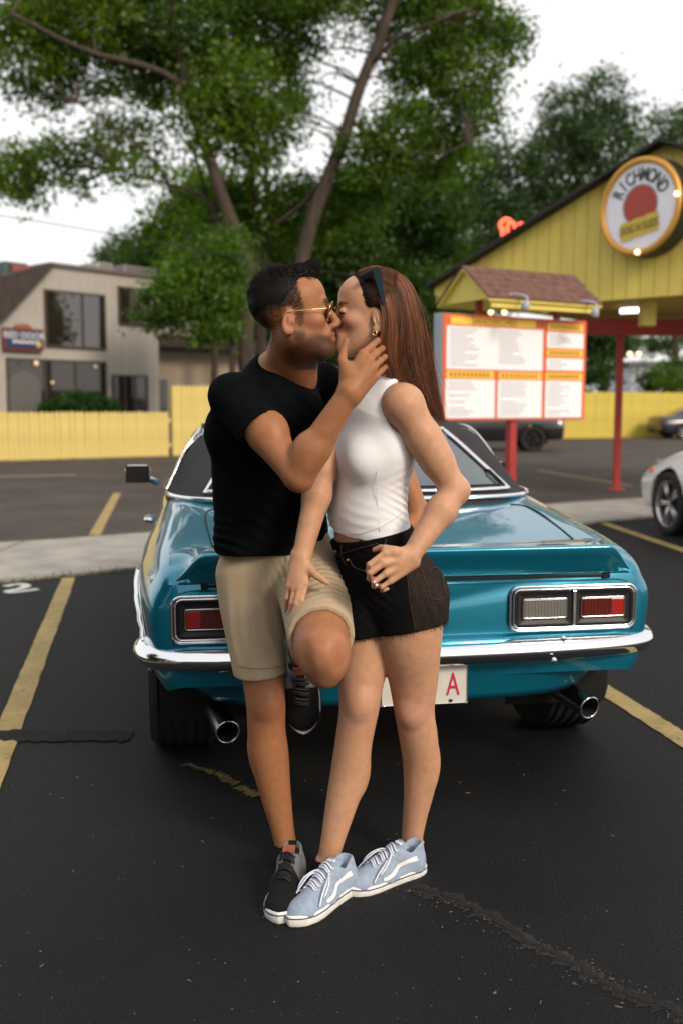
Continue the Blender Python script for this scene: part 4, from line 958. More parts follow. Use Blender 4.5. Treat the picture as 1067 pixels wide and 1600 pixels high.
# lamps
for sd in (-1, 1):
    cx, cz = sd*.578, .652
    tl = MB().box((cx-.215, .073, cz-.063), (cx+.215, .0805, cz+.063)).build('tail_light', M_blackpl, car)
    for (hx, hz, r, tr, yy, m_) in ((.230, .077, .032, .0052, .072, M_chrome), (.220, .068, .026, .0036, .066, M_chrome), (.212, .060, .020, .0055, .069, M_gap)):
        MB().tube([(p[0], yy, p[1]) for p in rrect(cx, cz, hx, hz, r)], tr, 8, closed=True).build('bezel', m_, tl, True)
    MB().box((cx-.006, .060, cz-.062), (cx+.006, .074, cz+.062), None, .002).build('divider', M_chrome, tl)
    for (w0, w1, m_) in ((-.205, -.008, M_blackpl), (.008, .205, M_blackpl)):
        a0, a1 = (cx+w0, cx+w1)
        fr = []   # sloped inner tray
        G = [[(p[0], yy, p[1]) for p in rrect((a0+a1)/2, cz, (a1-a0)/2-ins, .058-ins*.75, .008)] for yy, ins in ((.066, 0), (.071, .022))]
        MB().grid(G, cv=True).build('housing', M_blackpl, tl, True)
        outer = ((a0+a1)/2-cx)*sd > 0
        x0, x1 = (a0+a1)/2-.078, (a0+a1)/2+.078
        if outer:
            l = MB().box((x0, .064, cz-.031), (x1, .0715, cz+.033), None, .004).build('red_lens', M_lens_red, tl)
            bx0 = (x1-.048, x1-.002) if sd > 0 else (x0+.002, x0+.048)
            MB().box((bx0[0], .0615, cz-.027), (bx0[1], .0638, cz+.029), None, .001).build('reflector', M_lens_bright, tl)
            for k in range(9): xx = x0+.008+k*(.105/8)+(.0 if sd > 0 else .046); MB().box((xx-.0011, .0618, cz-.028), (xx+.0011, .0639, cz+.030)).build('lens_rib', M_lens_red, tl)
        else:
            l = MB().box((x0, .064, cz-.031), (x1, .0715, cz+.033), None, .004).build('clear_lens', M_lens_white, tl)
            for k in range(13): xx = x0+.008+k*(.140/12); MB().box((xx-.0012, .0618, cz-.028), (xx+.0012, .0639, cz+.030)).build('lens_rib', M_lens_white, tl)
        for k in range(5): zz = cz-.024+k*.0135; MB().box((x0+.005, .0619, zz-.0009), (x1-.005, .06395, zz+.0009)).build('lens_rib', M_lens_red if outer else M_lens_white, tl)
        MB().tube([(p[0], .0645, p[1]) for p in rrect((x0+x1)/2, cz+.001, .080, .034, .008)], .002, 6, closed=True).build('lens_rim', M_chrome, tl, True)
# lower ledge of the tail panel
G = []
for x in np.linspace(-.83, .83, 31):
    e = abs(x/.83)**6; G.append([(x, .084+.02*e, .566), (x, .066+.03*e, .558), (x, .052+.05*e, .548), (x, .056+.05*e, .538), (x, .10+.04*e, .53)])
MB().grid(G).build('tail_ledge', M_teal, car, True)
# bumper
path_ = crv([(0, .0), (.25, .004), (.5, .017), (.70, .042), (.82, .075), (.885, .125), (.917, .20), (.925, .28), (.915, .345)], 44)
full = [(-x, y) for x, y in path_[::-1]]+[(x, y) for x, y in path_[1:]]
prof = [(-.055, .552), (-.02, .553), (.0, .549), (.013, .538), (.020, .522), (.0215, .516), (.018, .508), (.006, .489), (-.006, .478), (-.02, .474), (-.055, .474)]
G = []
for i, (x, y) in enumerate(full):
    a = V(full[min(i+1, len(full)-1)])-V(full[max(i-1, 0)]); nx_, ny_ = a[1], -a[0]; l = math.hypot(nx_, ny_); nx_ /= l; ny_ /= l
    e = min(1, min(i, len(full)-1-i)/5)**.5; G.append([(x+nx_*n_*(1 if n_ < 0 else e), y+ny_*n_*(1 if n_ < 0 else e), .513+(z_-.513)*(.35+.65*e)) for n_, z_ in prof])
bp = MB().grid(G).build('rear_bumper', M_chrome, car, auto=75)
for sd in (-1, 1):
    for (x, z, y) in ((sd*.52, .5565, .012), (sd*.48, .486, -.008)):
        MB().lathe([(0, .006), (.009, .004), (.011, 0)], basis((x, y, z), (1, 0, 0), (0, .3, .95), (0, -.95, .3)), 12).build('bolt', M_chrome, bp, True)
# lower valance
G = []
for u_ in np.linspace(-1, 1, 41):
    row = []
    for t in np.linspace(0, 1, 8):
        hw = .87-.15*t if True else 0; z = .50-.172*t; x = u_*hw
        if abs(u_) > .93: z += 0
        row.append((x, .060+.035*t+.17*abs(u_)**7+.05*abs(u_)**2, z))
    G.append(row)
va = MB().grid(G).build('rear_valance', M_teal, car, True); md = va.modifiers.new('s', 'SOLIDIFY'); md.thickness = .01; md.offset = -1
# underside so the road does not show through
MB().box((-.62, .35, .27), (.62, 4.3, .36)).build('underbody', M_gap, car)
MB().tube([(-.66, AX, .33), (.66, AX, .33)], .05, 12).build('axle', M_gap, car, True)
# licence plate
pl = MB().box((-.1125, .050, .332), (.1925, .0545, .484), None, .003).build('licence_plate', mat("plate_white", (.62, .60, .55), .45, var=.05, scale=20), car)
MB().tube([(p[0], .0495, p[1]) for p in rrect(.04, .408, .150, .073, .012)], .0022, 6, closed=True).build('plate_rim', M_chrome, pl, True)
Mt = basis((.140, .0485, .398), (1, 0, 0), (0, 0, 1), (0, -1, 0))
text('plate_letter', 'A', .115, Mt @ Matrix.Diagonal((.62, 1, 1, 1)), mat("plate_red", (.55, .01, .06), .5), pl, .001)
for x, z, w_ in ((.155, .470, .018), (.105, .471, .010), (.132, .344, .006)): MB().box((x-w_, .0478, z-.005), (x+w_, .0495, z+.005)).build('plate_mark', M_blackpl, pl)
# exhaust tips
M_steel = mat("exhaust_steel", (.42, .41, .40), .25, 1.0, var=.25, scale=9)
for (x, z, dx) in ((.690, .255, -.085), (-.625, .232, -.055)):
    Md = nrm((dx, .30, .045)); p0 = V((x, .17, z)); p1 = p0+Md*.36
    MB().tube([p0, p0+Md*.002, p1], [.0425, .0425, .041], 24, cap=False).build('exhaust_pipe', M_steel, car, True)
    ex = MB().tube([p0+Md*.001, p0+Md*.28], [.0385, .0385], 24, cap=False).tube([p0+Md*.27, p0+Md*.29], .0385, 24).build('exhaust_bore', M_gap, car, True)
    ring = [p0+.040*(math.cos(t)*nrm(np.cross(Md, (0, 0, 1)))+math.sin(t)*nrm(np.cross(np.cross(Md, (0, 0, 1)), Md))) for t in np.linspace(0, 6.2832, 33)[:-1]]
    MB().tube(ring, .0032, 6, closed=True).build('exhaust_rim', M_chrome, car, True)

# ---------------------------------------------------------------- other cars on the lot
def plain_car(label, loc, rz, paint, kind, rim, group=None, tail_red=True):
    root = thing('parked_car', label, 'car', loc, group, rz)
    suv = kind == 'suv'; h = 1.0 if not suv else 1.22
    W = .92 if not suv else .97
    zs = .24 if not suv else .34
    tb = [(.0, W*.80, zs+.12, W*.86, .62*h, W*.72, .86*h, .90*h), (.06, W*.90, zs+.06, W*.95, .62*h, W*.78, .90*h, .96*h), (.25, W*.95, zs+.02, W*.99, .62*h, W*.80, .94*h, 1.0*h), (.8, W*.96, zs, W, .63*h, W*.82, .96*h, 1.02*h), (2.0, W*.96, zs-.03, W, .62*h, W*.86, .95*h, .97*h), (3.2, W*.96, zs-.02, W, .60*h, W*.82, .90*h, .96*h), (3.9, W*.95, zs, W*.99, .58*h, W*.78, .84*h, .93*h), (4.35, W*.90, zs+.02, W*.94, .54*h, W*.66, .76*h, .84*h), (4.58, W*.76, zs+.06, W*.80, .50*h, W*.52, .66*h, .70*h), (4.66, W*.60, zs+.10, W*.64, .48*h, W*.40, .58*h, .60*h)]
    R = .335 if not suv else .385
    rw = loft_body(tb, (.95, 3.72), R+.045, R, 120, 26); body_mesh(rw, paint, root)
    top = 1.46 if not suv else 1.78
    y0, y1 = (.45, 3.35) if not suv else (.08, 3.2)
    hz = House([(.90*h, y0, y1, W*.84), (1.05*h, y0+.25 if not suv else y0+.04, y1-.32, W*.79), (1.2*h, y0+.55 if not suv else y0+.10, y1-.68, W*.72), (1.2*h+(top-1.2*h)*.7, y0+.95 if not suv else y0+.22, y1-1.05, W*.64), (top-.02, y0+1.2 if not suv else y0+.4, y1-1.3, W*.5), (top, y0+1.4 if not suv else y0+.7, y1-1.5, W*.25)], 4.2)
    hz.mesh(paint, root)
    for sd in (-1, 1):
        for (ya, yb) in ((y0+.75, (y0+y1)/2-.05), ((y0+y1)/2+.03, y1-.80)):
            G = [[hz.side(y, v, sd, .005) for y in np.linspace(ya+.25*(v-.1), yb-.35*(v-.1), 8)] for v in np.linspace(.12, .56, 6)]; MB().grid(G).build('side_window', M_glass, root, True)
        for yw in (.95, 3.72):
            wheel(root, (sd*(W-.115), yw, R), R, .22, 5, sd, rim, .70)
            G = [[(sd*x_, yw+(R+.06)*math.cos(R_(a)), R+(R+.06)*math.sin(R_(a))) for x_ in (.4, W-.05)] for a in np.linspace(-20, 200, 20)]; MB().grid(G).build('wheel_well', M_gap, root, True)
        MB().box((-.05, -.06, -.07), (.05, .06, .07), Matrix.Translation((sd*(W+.06), 2.72, .98*h)), .025).build('door_mirror', paint, root, True)
        j = 8; MB().box((-.11, -.03, -.06), (.11, .03, .06), Matrix.Translation((sd*W*.72, .07, .80*h)), .015).build('tail_light', M_lens_bright, root)
        hl = MB().box((-.09, -.16, -.05), (.09, .16, .05), Matrix.Translation((sd*W*.70, 4.30, .70*h)) @ Matrix.Rotation(sd*.55, 4, 'Z') @ Matrix.Rotation(-.25, 4, 'X'), .03).build('headlight', M_lens_white, root)
        MB().box((-.02, -.05, -.035), (.02, .05, .035), Matrix.Translation((sd*W*.925, 4.16, .66*h)) @ Matrix.Rotation(sd*.12, 4, 'Z'), .012).build('side_marker', mat("amber", (.8, .25, .02), .3), root)
    return root
M_white_p = mat("white_car_paint", (.78, .80, .83), .3, coat=1.0)
M_black_p = mat("black_car_paint", (.006, .006, .008), .3, coat=1.0)
M_dark_p = mat("dark_blue_car_paint", (.012, .016, .028), .3, coat=1.0)
M_rimdark = mat("dark_rim", (.02, .02, .022), .4, .8)
# front wheel centre seen at (1050,790), car pointing left
wc_ = gnd(1058, 838); hdg = R_(88)
def place(front_wheel_xy, rz, W=.92, sd=1):
    # rz rotates local +Y (forward); near-side wheel local (sd*(W-.115), 3.72)
    c, s_ = math.cos(rz), math.sin(rz); lx, ly = sd*(W-.115), 3.72
    return (front_wheel_xy[0]-(c*lx-s_*ly), front_wheel_xy[1]-(s_*lx+c*ly), 0)
rz = R_(10)
plain_car('white sedan parked at the right edge of the lot, only its front wheel in view', place(wc_+V((0, .11, 0)), rz, sd=-1), rz, M_white_p, 'sedan', M_alloy)
p = gnd(832, 706)
rz = R_(88); c, s_ = math.cos(rz), math.sin(rz); lx, ly = -(.97-.115), .95
plain_car('black suv parked behind the menu board post', (p[0]-(c*lx-s_*ly), p[1]+.1-(s_*lx+c*ly), 0), rz, M_black_p, 'suv', M_rimdark)
p = gnd(1068, 686); rz = R_(-84); c, s_ = math.cos(rz), math.sin(rz); lx, ly = (.92-.115), .95
plain_car('dark car parked far off against the yellow fence', (p[0]-(c*lx-s_*ly), p[1]+.1-(s_*lx+c*ly), 0), rz, M_dark_p, 'sedan', M_alloy)
# ================================================================ the couple
M_skin = mat("skin", (.5, .3, .2), .48, attr='tint', var=.09, scale=45, bump=.10, bscale=320, sub=.08, spec=.26, bdist=.002)
M_black_cotton = mat("black_cotton", (.0030, .0038, .0048), .95, var=.3, scale=30, bump=.15, bscale=500, spec=.06, bdist=.002)
M_khaki = mat("khaki_twill", (.42, .325, .215), .85, var=.05, scale=14, bump=.15, bscale=700, spec=.2, bdist=.001)
M_white_rib = mat("white_cotton_rib", (.82, .82, .84), .85, var=.03, scale=16, bump=.2, bscale=600, spec=.2, sub=.1, sub_r=(1, 1, 1), bdist=.001)
M_denim = mat("black_denim", (.01, .01, .01), .9, attr='tint', var=.3, scale=120, bump=.25, bscale=900, spec=.08, bdist=.001)
M_hair_d = mat("dark_hair", (.012, .008, .006), .6, attr='tint', spec=.18)
M_hair_b = mat("auburn_hair", (.1, .04, .02), .50, attr='tint', spec=.35)
M_gold = mat("gold_metal", (.75, .5, .22), .22, 1.0)
M_silver = mat("silver_metal", (.8, .8, .8), .15, 1.0)
M_lens_b = mat("brown_lens", (.03, .015, .008), .06, spec=.7)
M_gloss_black = mat("black_acetate", (.006, .008, .01), .12, spec=.6)
M_thread = mat("dark_thread", (.012, .012, .013), .9)
M_nail = mat("nail", (.55, .33, .26), .3)

def head(Fd, o, fw, up, s, sex):
    fw = nrm(fw); up = nrm(V(up) - fw*(V(up)@fw)); la = np.cross(up, fw)
    A = [fw, la, up]
    def q(f, l, u): return V(o) + s*(f*fw + l*la + u*up)
    def E(f, l, u, r, k=.012, op='u', axes=None): Fd.ell(q(f, l, u), V(r)*s, A if axes is None else axes, k, op)
    m = sex == 'm'
    E(-.016, 0, .036, (.096, .075, .081), .004)
    E(.032 if m else .038, 0, .045, (.052, .060, .050 if m else .052), .03)
    E(.022, 0, -.03, (.062, .060, .085), .03)
    for sd in (-1, 1):
        Fd.seg(q(-.012, sd*.047, -.058), q(.062, sd*.017, -.103), s*.018, s*.019, k=s*.03)
        E(.052, sd*.042, -.026, (.026, .022, .02), .018)
    E(.079, 0, -.102, (.020, .022, .019) if m else (.017, .018, .017), .016)
    Fd.seg(q(.02, 0, -.085), q(.066, 0, -.105), s*.03, s*.02, k=s*.02)
    Fd.seg(q(.079, -.028, .018), q(.079, .028, .018), s*(.013 if m else .010), k=s*.014)
    for sd in (-1, 1):
        E(.101, sd*.034, -.003, (.020, .019, .014), .012, 's')
        E(.077, sd*.032, -.003, (.0135, .015, .012), .003)
    # nose
    if m:
        Fd.seg(q(.085, 0, .010), q(.109, 0, -.034), s*.0095, s*.0115, k=s*.012)
        E(.1095, 0, -.0385, (.0125, .0125, .0105), .008)
    else:
        Fd.seg(q(.086, 0, .004), q(.108, 0, -.036), s*.007, s*.009, k=s*.009)
        E(.110, 0, -.0375, (.0095, .0095, .009), .006)
    for sd in (-1, 1): E(.098, sd*.0125, -.0445, (.012, .0085, .0085), .006)
    # muzzle and lips
    E(.075, 0, -.069, (.024, .03, .026), .014)
    for sd in (-1, 1):
        Fd.seg(q(.0965, 0, -.0645), q(.085, sd*.023, -.0715), s*.0055, s*.003, k=s*.004)
        Fd.seg(q(.0945, 0, -.0785), q(.084, sd*.021, -.0735), s*.0068, s*.003, k=s*.004)
        Fd.seg(q(.103, 0, -.0715), q(.088, sd*.024, -.0725), s*.0022, s*.0015, k=s*.003, op='s')
    # ears
    for sd in (-1, 1):
        c = q(-.016, sd*.077, -.024)
        ef = nrm(fw*.85 + la*sd*-.35 + up*-.18); eu = nrm(up*.96 + fw*-.22); el = nrm(np.cross(eu, ef)); ax = [ef, el, eu]
        Fd.ell(c, V((.0185, .0075, .032))*s, ax, s*.004)
        Fd.ell(c + s*(sd*la*.0095 + fw*.002 + up*.001), V((.0115, .0075, .0225))*s, ax, s*.002, 's')
        Fd.ell(c + s*(sd*la*.004 + fw*.002 + up*.004), V((.004, .004, .013))*s, ax, s*.003)
        Fd.ell(c + s*(sd*la*.003 - up*.026 + fw*.006), V((.0085, .005, .009))*s, ax, s*.004)
        Fd.ell(c + s*(sd*la*.003 + fw*.011 - up*.004), V((.004, .0045, .007))*s, ax, s*.003)
    return q, (fw, la, up)

def hand(Fd, wrist, mcp, fingers, thumb, s=1.0, back=None, wr=.024):
    """fingers: four point lists starting after the knuckle"""
    pr = [.0155, .0160, .0152, .0138]
    for i, m in enumerate(mcp):
        Fd.seg(V(wrist) + (V(m)-V(mcp[1]))*.35, m, s*wr*.78, s*pr[i]*.78, k=s*.012)
    fr = [.0088, .0092, .0086, .0076]
    for i, f in enumerate(fingers):
        pts = [V(mcp[i])] + [V(p) for p in f]; n = len(pts)
        rs = [s*fr[i]*(1.12 - .30*j/(n-1)) for j in range(n)]
        for j in range(n-1): Fd.seg(pts[j], pts[j+1], rs[j], rs[j+1], k=s*.0022)
        for j in range(1, n-1): Fd.ell(pts[j], [rs[j]*1.06]*3, None, s*.002)
    th = [V(p) for p in thumb]; n = len(th)
    rs = [s*.0165, s*.0115, s*.0098, s*.0082][:n]
    for j in range(n-1): Fd.seg(th[j], th[j+1], rs[j], rs[j+1], k=s*(.010 if j == 0 else .0025))

def soft(P, c, r, axes=None, e=.5):
    """1 inside ellipsoid (c,r), fading to 0 over the fraction e outside"""
    d = P - V(c); A = np.eye(3) if axes is None else V(axes)
    u = (d @ A.T) / V(r); k = np.sqrt((u*u).sum(1)); return np.clip((1+e-k)/e, 0, 1)
def mixc(C, c, w): return C*(1-w[:, None]) + V(c)*w[:, None]
def wrinkles(P, dirs, seed=1):
    """fold pattern: dirs = list of (centre, radius, direction across the folds, wavelength, weight)"""
    out = np.zeros(len(P))
    for (c, r, d, wl, wt) in dirs:
        d = nrm(d); q = P - V(c); g = np.exp(-(q*q).sum(1)/(r*r))
        ph = q@d + .35*wl*noise3(P, 14, seed) ; f = np.sin(2*math.pi*ph/wl + 1.2*noise3(P, 7, seed+3))
        out += wt*g*(1-np.abs(f))*1.6 - wt*g*.6
    return out

def strands(name, roots_paths, radii, cols, m, parent, n=3):
    """roots_paths (S, K, 3) -> one mesh of thin tapered tubes"""
    S, K, _ = roots_paths.shape
    T = np.gradient(roots_paths, axis=1); T /= np.linalg.norm(T, axis=2, keepdims=True)+1e-9
    ref = np.array([.31, .77, .55]); u = np.cross(T, ref); u /= np.linalg.norm(u, axis=2, keepdims=True)+1e-9; w = np.cross(T, u)
    tp = np.minimum(1, np.linspace(1.35, .12, K))
    vs = []
    for j in range(n):
        a = 2*math.pi*j/n; vs.append(roots_paths + (radii[:, None]*tp[None, :])[..., None]*(math.cos(a)*u+math.sin(a)*w))
    vv = np.stack(vs, 2).reshape(-1, 3)
    i = np.arange(S)[:, None, None]; k = np.arange(K-1)[None, :, None]; j = np.arange(n)[None, None, :]; j2 = (j+1) % n
    b = (i*K+k)*n; b2 = (i*K+k+1)*n
    f = np.stack([np.broadcast_to(b+j, (S, K-1, n)), np.broadcast_to(b+j2, (S, K-1, n)), np.broadcast_to(b2+j2, (S, K-1, n)), np.broadcast_to(b2+j, (S, K-1, n))], -1).reshape(-1, 4)
    cc = np.repeat(cols, K*n, axis=0) if cols.ndim == 2 else np.repeat(cols.reshape(-1, 3), n, axis=0)
    return fast_mesh(name, vv, f, m, parent, True, cc)

# ---------------------------------------------------------------- sneakers
M_rubber_w = mat("white_rubber", (.72, .71, .68), .5, var=.12, scale=40, bump=.05)
M_rubber_w2 = mat("white_rubber_clean", (.70, .70, .69), .5, var=.06, scale=40)
M_navy = mat("navy_line", (.02, .02, .08), .6)
M_canvas_b = mat("blue_grey_canvas", (.27, .335, .43), .85, var=.12, scale=90, bump=.25, bscale=900, spec=.2, bdist=.001)
M_canvas_k = mat("black_canvas", (.006, .006, .007), .85, var=.2, scale=90, bump=.2, bscale=900, spec=.2, bdist=.001)
M_suede_g = mat("grey_suede", (.13, .135, .145), .9, var=.15, scale=60, bump=.2, bscale=600, spec=.2, bdist=.001)
M_lace_w = mat("white_lace", (.66, .70, .80), .8, bump=.3, bscale=800, bdist=.001)
M_lace_k = mat("black_lace", (.008, .008, .009), .8)
M_leather = mat("brown_leather", (.24, .075, .03), .5, var=.15, scale=50)
M_stripe_w = mat("white_leather", (.74, .74, .75), .5)

_sf = Field((-.03, -.075, 0), (.315, .075, .16), .0025)
_sf.seg((.045, 0, .028), (.15, 0, .03), .034, .04, w=(0, 1, 0), f1=1.0, f2=1.02, k=.01)
_sf.seg((.15, 0, .03), (.232, 0, .028), .040, .030, w=(0, 1, 0), f1=1.05, f2=1.32, k=.02)
_sf.ell((.235, 0, .028), (.046, .043, .030), None, .012)
_sf.seg((.205, 0, .04), (.098, 0, .083), .026, .028, w=(0, 1, 0), f1=1.0, f2=1.0, k=.02)
_sf.seg((.036, 0, .03), (.032, 0, .088), .036, .029, k=.02)
_sf.seg((.036, 0, .05), (.095, 0, .075), .034, .030, k=.02)
_sf.ell((.058, 0, .128), (.052, .031, .050), None, .006, 's')
_sf.ell((.062, 0, .085), (.032, .022, .05), None, .006, 's')
_sf.half((0, 0, .017), (0, 0, -1))
_UP, _UF = _sf.mesh(); _UP = relax(_UP, _UF, 1)
def _side_y(x, z, sd):
    i = int(round((x-_sf.lo[0])/_sf.h)); k = int(round((z-_sf.lo[2])/_sf.h)); col = _sf.F[i, :, k]; n = len(col)
    rngj = range(n-1, 0, -1) if sd > 0 else range(0, n-1)
    for j in rngj:
        if col[j] < 0:
            j2 = j+sd; t = col[j]/(col[j]-col[j2]); return _sf.lo[1]+_sf.h*(j+sd*t)
    return 0.0
def _top_z(x, y):
    i = int(round((x-_sf.lo[0])/_sf.h)); j = int(round((y-_sf.lo[1])/_sf.h)); col = _sf.F[i, j, :]
    for k in range(len(col)-1, 0, -1):
        if col[k] < 0: t = col[k]/(col[k]-col[k+1]) if k+1 < len(col) else 0; return _sf.lo[2]+_sf.h*(k+t)
    return .03
def _sole_w(x):
    xs = [-.012, -.006, .01, .04, .09, .14, .19, .23, .26, .278, .288, .292]; ws = [0, .018, .031, .0385, .0385, .042, .0485, .0475, .038, .025, .011, 0]
    return np.interp(x, xs, ws)
def shoe(person, heel, toe, up, s, style, name='sneaker'):
    x = nrm(V(toe)-V(heel)); z = nrm(V(up)-x*(V(up)@x)); y = np.cross(z, x)
    root = bpy.data.objects.new(name, None); COL.objects.link(root); root.empty_display_size = .1
    root.matrix_local = basis(heel, x*s, y*s, z*s); root.parent = person
    if person is not None: root.matrix_parent_inverse = Matrix.Translation(person.location).inverted()
    blue = style == 'b'
    if blue: fast_mesh('upper', _UP, _UF, M_canvas_b, root, True)
    else:
        o = fast_mesh('upper', _UP, _UF, M_canvas_k, root, True); o.data.materials.append(M_suede_g)
        cx = _UP[_UF].mean(1); g = (cx[:, 0] < .165-.35*(cx[:, 2]-.03)) & (np.abs(cx[:, 1]) > .012)
        o.data.polygons.foreach_set('material_index', g.astype(np.int32))
    xs = np.concatenate([[-.012, -.009, -.003], np.linspace(.006, .25, 26), [.262, .272, .281, .287, .2905, .292]])
    ring = [(a, _sole_w(a)) for a in xs] + [(a, -_sole_w(a)) for a in xs[-2:0:-1]]
    G = []
    for (zz, ex) in ((0, -.003), (.004, 0), (.016, .0005), (.027, -.0005), (.030, -.003), (.021, -.006)):
        G.append([(a+ex*np.sign(a-.14)*(abs(a-.14)/.14), b*(1+ex/.045), zz + .006*max(0, (a-.2)/.09)**2*(1 if zz > 0 else .8)) for a, b in ring])
    mb = MB().grid(G, cv=True); n = len(ring); mb.f.append(tuple(range(n))[::-1]); mb.build('sole', M_rubber_w if blue else M_rubber_w2, root, True, auto=50)
    MB().tube([(a*1.0+.0012*np.sign(a-.14), b*1.028, .0225+.006*max(0, (a-.2)/.09)**2) for a, b in ring], .0016, 5, closed=True).build('sole_line', M_navy, root, True)
    if blue:
        for sd in (-1, 1):
            c = crv([(.048, .068), (.085, .066), (.115, .061), (.135, .050), (.160, .041), (.178, .038)], 22)
            G = []
            for i, (a, b) in enumerate(c):
                t = i/21; wd = .0068*(1-.25*t) if t < .93 else .004
                G.append([(a+o*.25, _side_y(a+o*.25, b+o, sd)+sd*.0016, b+o) for o in (-wd, -wd*.33, wd*.33, wd)])
            MB().grid(G).build('side_stripe', M_stripe_w, root, True)
    # heel counter strip
    lm = M_lace_w if blue else M_lace_k
    rows = np.linspace(.118, .196, 6)
    for i, a in enumerate(rows):
        w = .021 - .0006*i
        for sd in (-1, 1):
            b = a - .004; zz = _top_z(b, sd*w)
            if blue: MB().tube([(b+.0042*math.cos(t), sd*w+.0036*math.sin(t), zz+.002-sd*0) for t in np.linspace(0, 2*math.pi, 10)[:-1]], .0013, 5, closed=True).build('eyelet', M_stripe_w, root, True)
        a2 = a - .009
        pts = [(a+(a2-a)*t, w*(1-2*t), _top_z(a+(a2-a)*t, w*(1-2*t))+.0035+.003*math.sin(math.pi*t)) for t in np.linspace(0, 1, 7)]
        MB().tube(pts, .0027 if blue else .0032, 6).build('lace', lm, root, True)
        if i % 2 == 0 and i < 5:
            pts = [(a+.010*t, -w*(1-2*t), _top_z(a+.010*t, -w*(1-2*t))+.005+.003*math.sin(math.pi*t)) for t in np.linspace(0, 1, 7)]
            MB().tube(pts, .0025, 6).build('lace', lm, root, True)
    # tongue
    G = []
    for t in np.linspace(0, 1, 8):
        a = .165-.085*t; zc = (.068+.05*t) if t > 0 else .066; w = .020+.006*t
        G.append([(a-.008*abs(v)**2*t, w*v, zc-.012*v*v) for v in np.linspace(-1, 1, 7)])
    tg = MB().grid(G).build('tongue', M_canvas_b if blue else M_canvas_k, root, True)
    md = tg.modifiers.new('s', 'SOLIDIFY'); md.thickness = .006; md.offset = 0
    if blue:
        for sd in (-1, 1):
            pts = crv([(.120, sd*.002, .088), (.135, sd*.022, .098), (.165, sd*.044, .082), (.190, sd*.046, .058), (.180, sd*.034, .058), (.150, sd*.018, .082), (.122, sd*.003, .090)], 22)
            MB().tube(pts, .0026, 6).build('lace_loop', lm, root, True)
            pts = crv([(.120, sd*.004, .089), (.150, sd*.030, .090), (.19, sd*.040, .064), (.215, sd*.047, .040)], 14)
            MB().tube(pts, .0026, 6).build('lace_end', lm, root, True)
        MB().box((.084, -.012, .112), (.098, .012, .116)).build('tongue_label', M_stripe_w, root)
    else:
        Mx = basis((.0905, 0, .113), nrm((.86, 0, -.5)), (0, 1, 0), nrm((.5, 0, .86)))
        MB().box((-.013, -.017, 0), (.013, .017, .0045), Mx, .001).build('tongue_label', M_leather, root)
    return root

# ---------------------------------------------------------------- the man
man = thing('person', 'person in black t-shirt, khaki shorts and gold-framed sunglasses, one knee raised, kissing', 'person', (*at(430, 1380, 2.86)[:2], 0))
H = .003
Fm = Field((-.42, 2.38, .05), (.30, 3.20, 1.80), H)
mo = at(460, 491, 2.70)
mfw = nrm((.985, .02, .13)); mup = (-.13, 0, .99)
qm, Am = head(Fm, mo, mfw, mup, 1.0, 'm')
P_ = lambda *a: at(*a)
nk = P_(437, 592, 2.85)
Fm.seg(qm(-.018, 0, -.055), nk, .051, .058, k=.02)
Fm.seg(qm(.01, 0, -.07), P_(468, 592, 2.80), .046, .05, k=.025)
# torso (under the shirt)
Rsh, Lsh = P_(364, 618, 2.74), P_(503, 600, 2.98)
chest, waist = P_(424, 680, 2.89), P_(424, 840, 2.93)
Rhip, Lhip = P_(394, 900, 2.95), P_(485, 893, 2.94)
wc = nrm(V(Lsh)-V(Rsh)); wh = nrm((1, -.05, 0))
Fm.seg(nk, chest, .08, .11, w=wc, f1=1.3, f2=1.5, k=.03)
Fm.seg(chest, waist, .105, .080, w=nrm(wc+wh), f1=1.4, f2=1.35, k=.03)
Fm.seg(Rhip, Lhip, .085, .085, k=.03)
Fm.seg(waist, (V(Rhip)+V(Lhip))/2, .080, .085, w=wh, f1=1.35, k=.02)
Fm.seg(nk, Rsh, .05, .056, k=.03); Fm.seg(nk, Lsh, .05, .056, k=.03)
# right arm
Rel, Rwr = P_(466, 742, 2.59), P_(546, 612, 2.555)
Fm.seg(Rsh, Rel, .055, .040, k=.015)
Fm.ell(V(Rsh)*.5+V(Rel)*.5+V((.012, -.012, .012)), (.052, .042, .052), None, .03)
Fm.ell(V(Rel)+V((.006, .0, -.014)), (.031, .031, .030), None, .02)
fm_ = V(Rel)*.66+V(Rwr)*.34
Fm.seg(Rel, fm_, .039, .0415, k=.012); Fm.seg(fm_, Rwr, .0415, .0275, k=.015)
Fm.ell(V(Rel)*.80+V(Rwr)*.20+V((-.004, -.008, .01)), (.040, .038, .052), None, .025)
mcp = [P_(566, 553, 2.572), P_(576, 562, 2.565), P_(583, 574, 2.568), P_(586, 588, 2.578)]
hand(Fm, Rwr, mcp,
     [[P_(580, 541, 2.595), P_(589, 533, 2.64), P_(595, 528, 2.69)],
      [P_(588, 551, 2.595), P_(596, 545, 2.64), P_(601, 541, 2.69)],
      [P_(593, 564, 2.597), P_(600, 558, 2.64), P_(604, 555, 2.69)],
      [P_(595, 579, 2.605), P_(601, 574, 2.645), P_(605, 571, 2.69)]],
     [P_(545, 585, 2.56), P_(535, 563, 2.575), P_(537, 547, 2.585), P_(541, 533, 2.588)], 1.04, wr=.029)
Fm.ell(P_(545, 590, 2.565), (.024, .02, .036), None, .015)
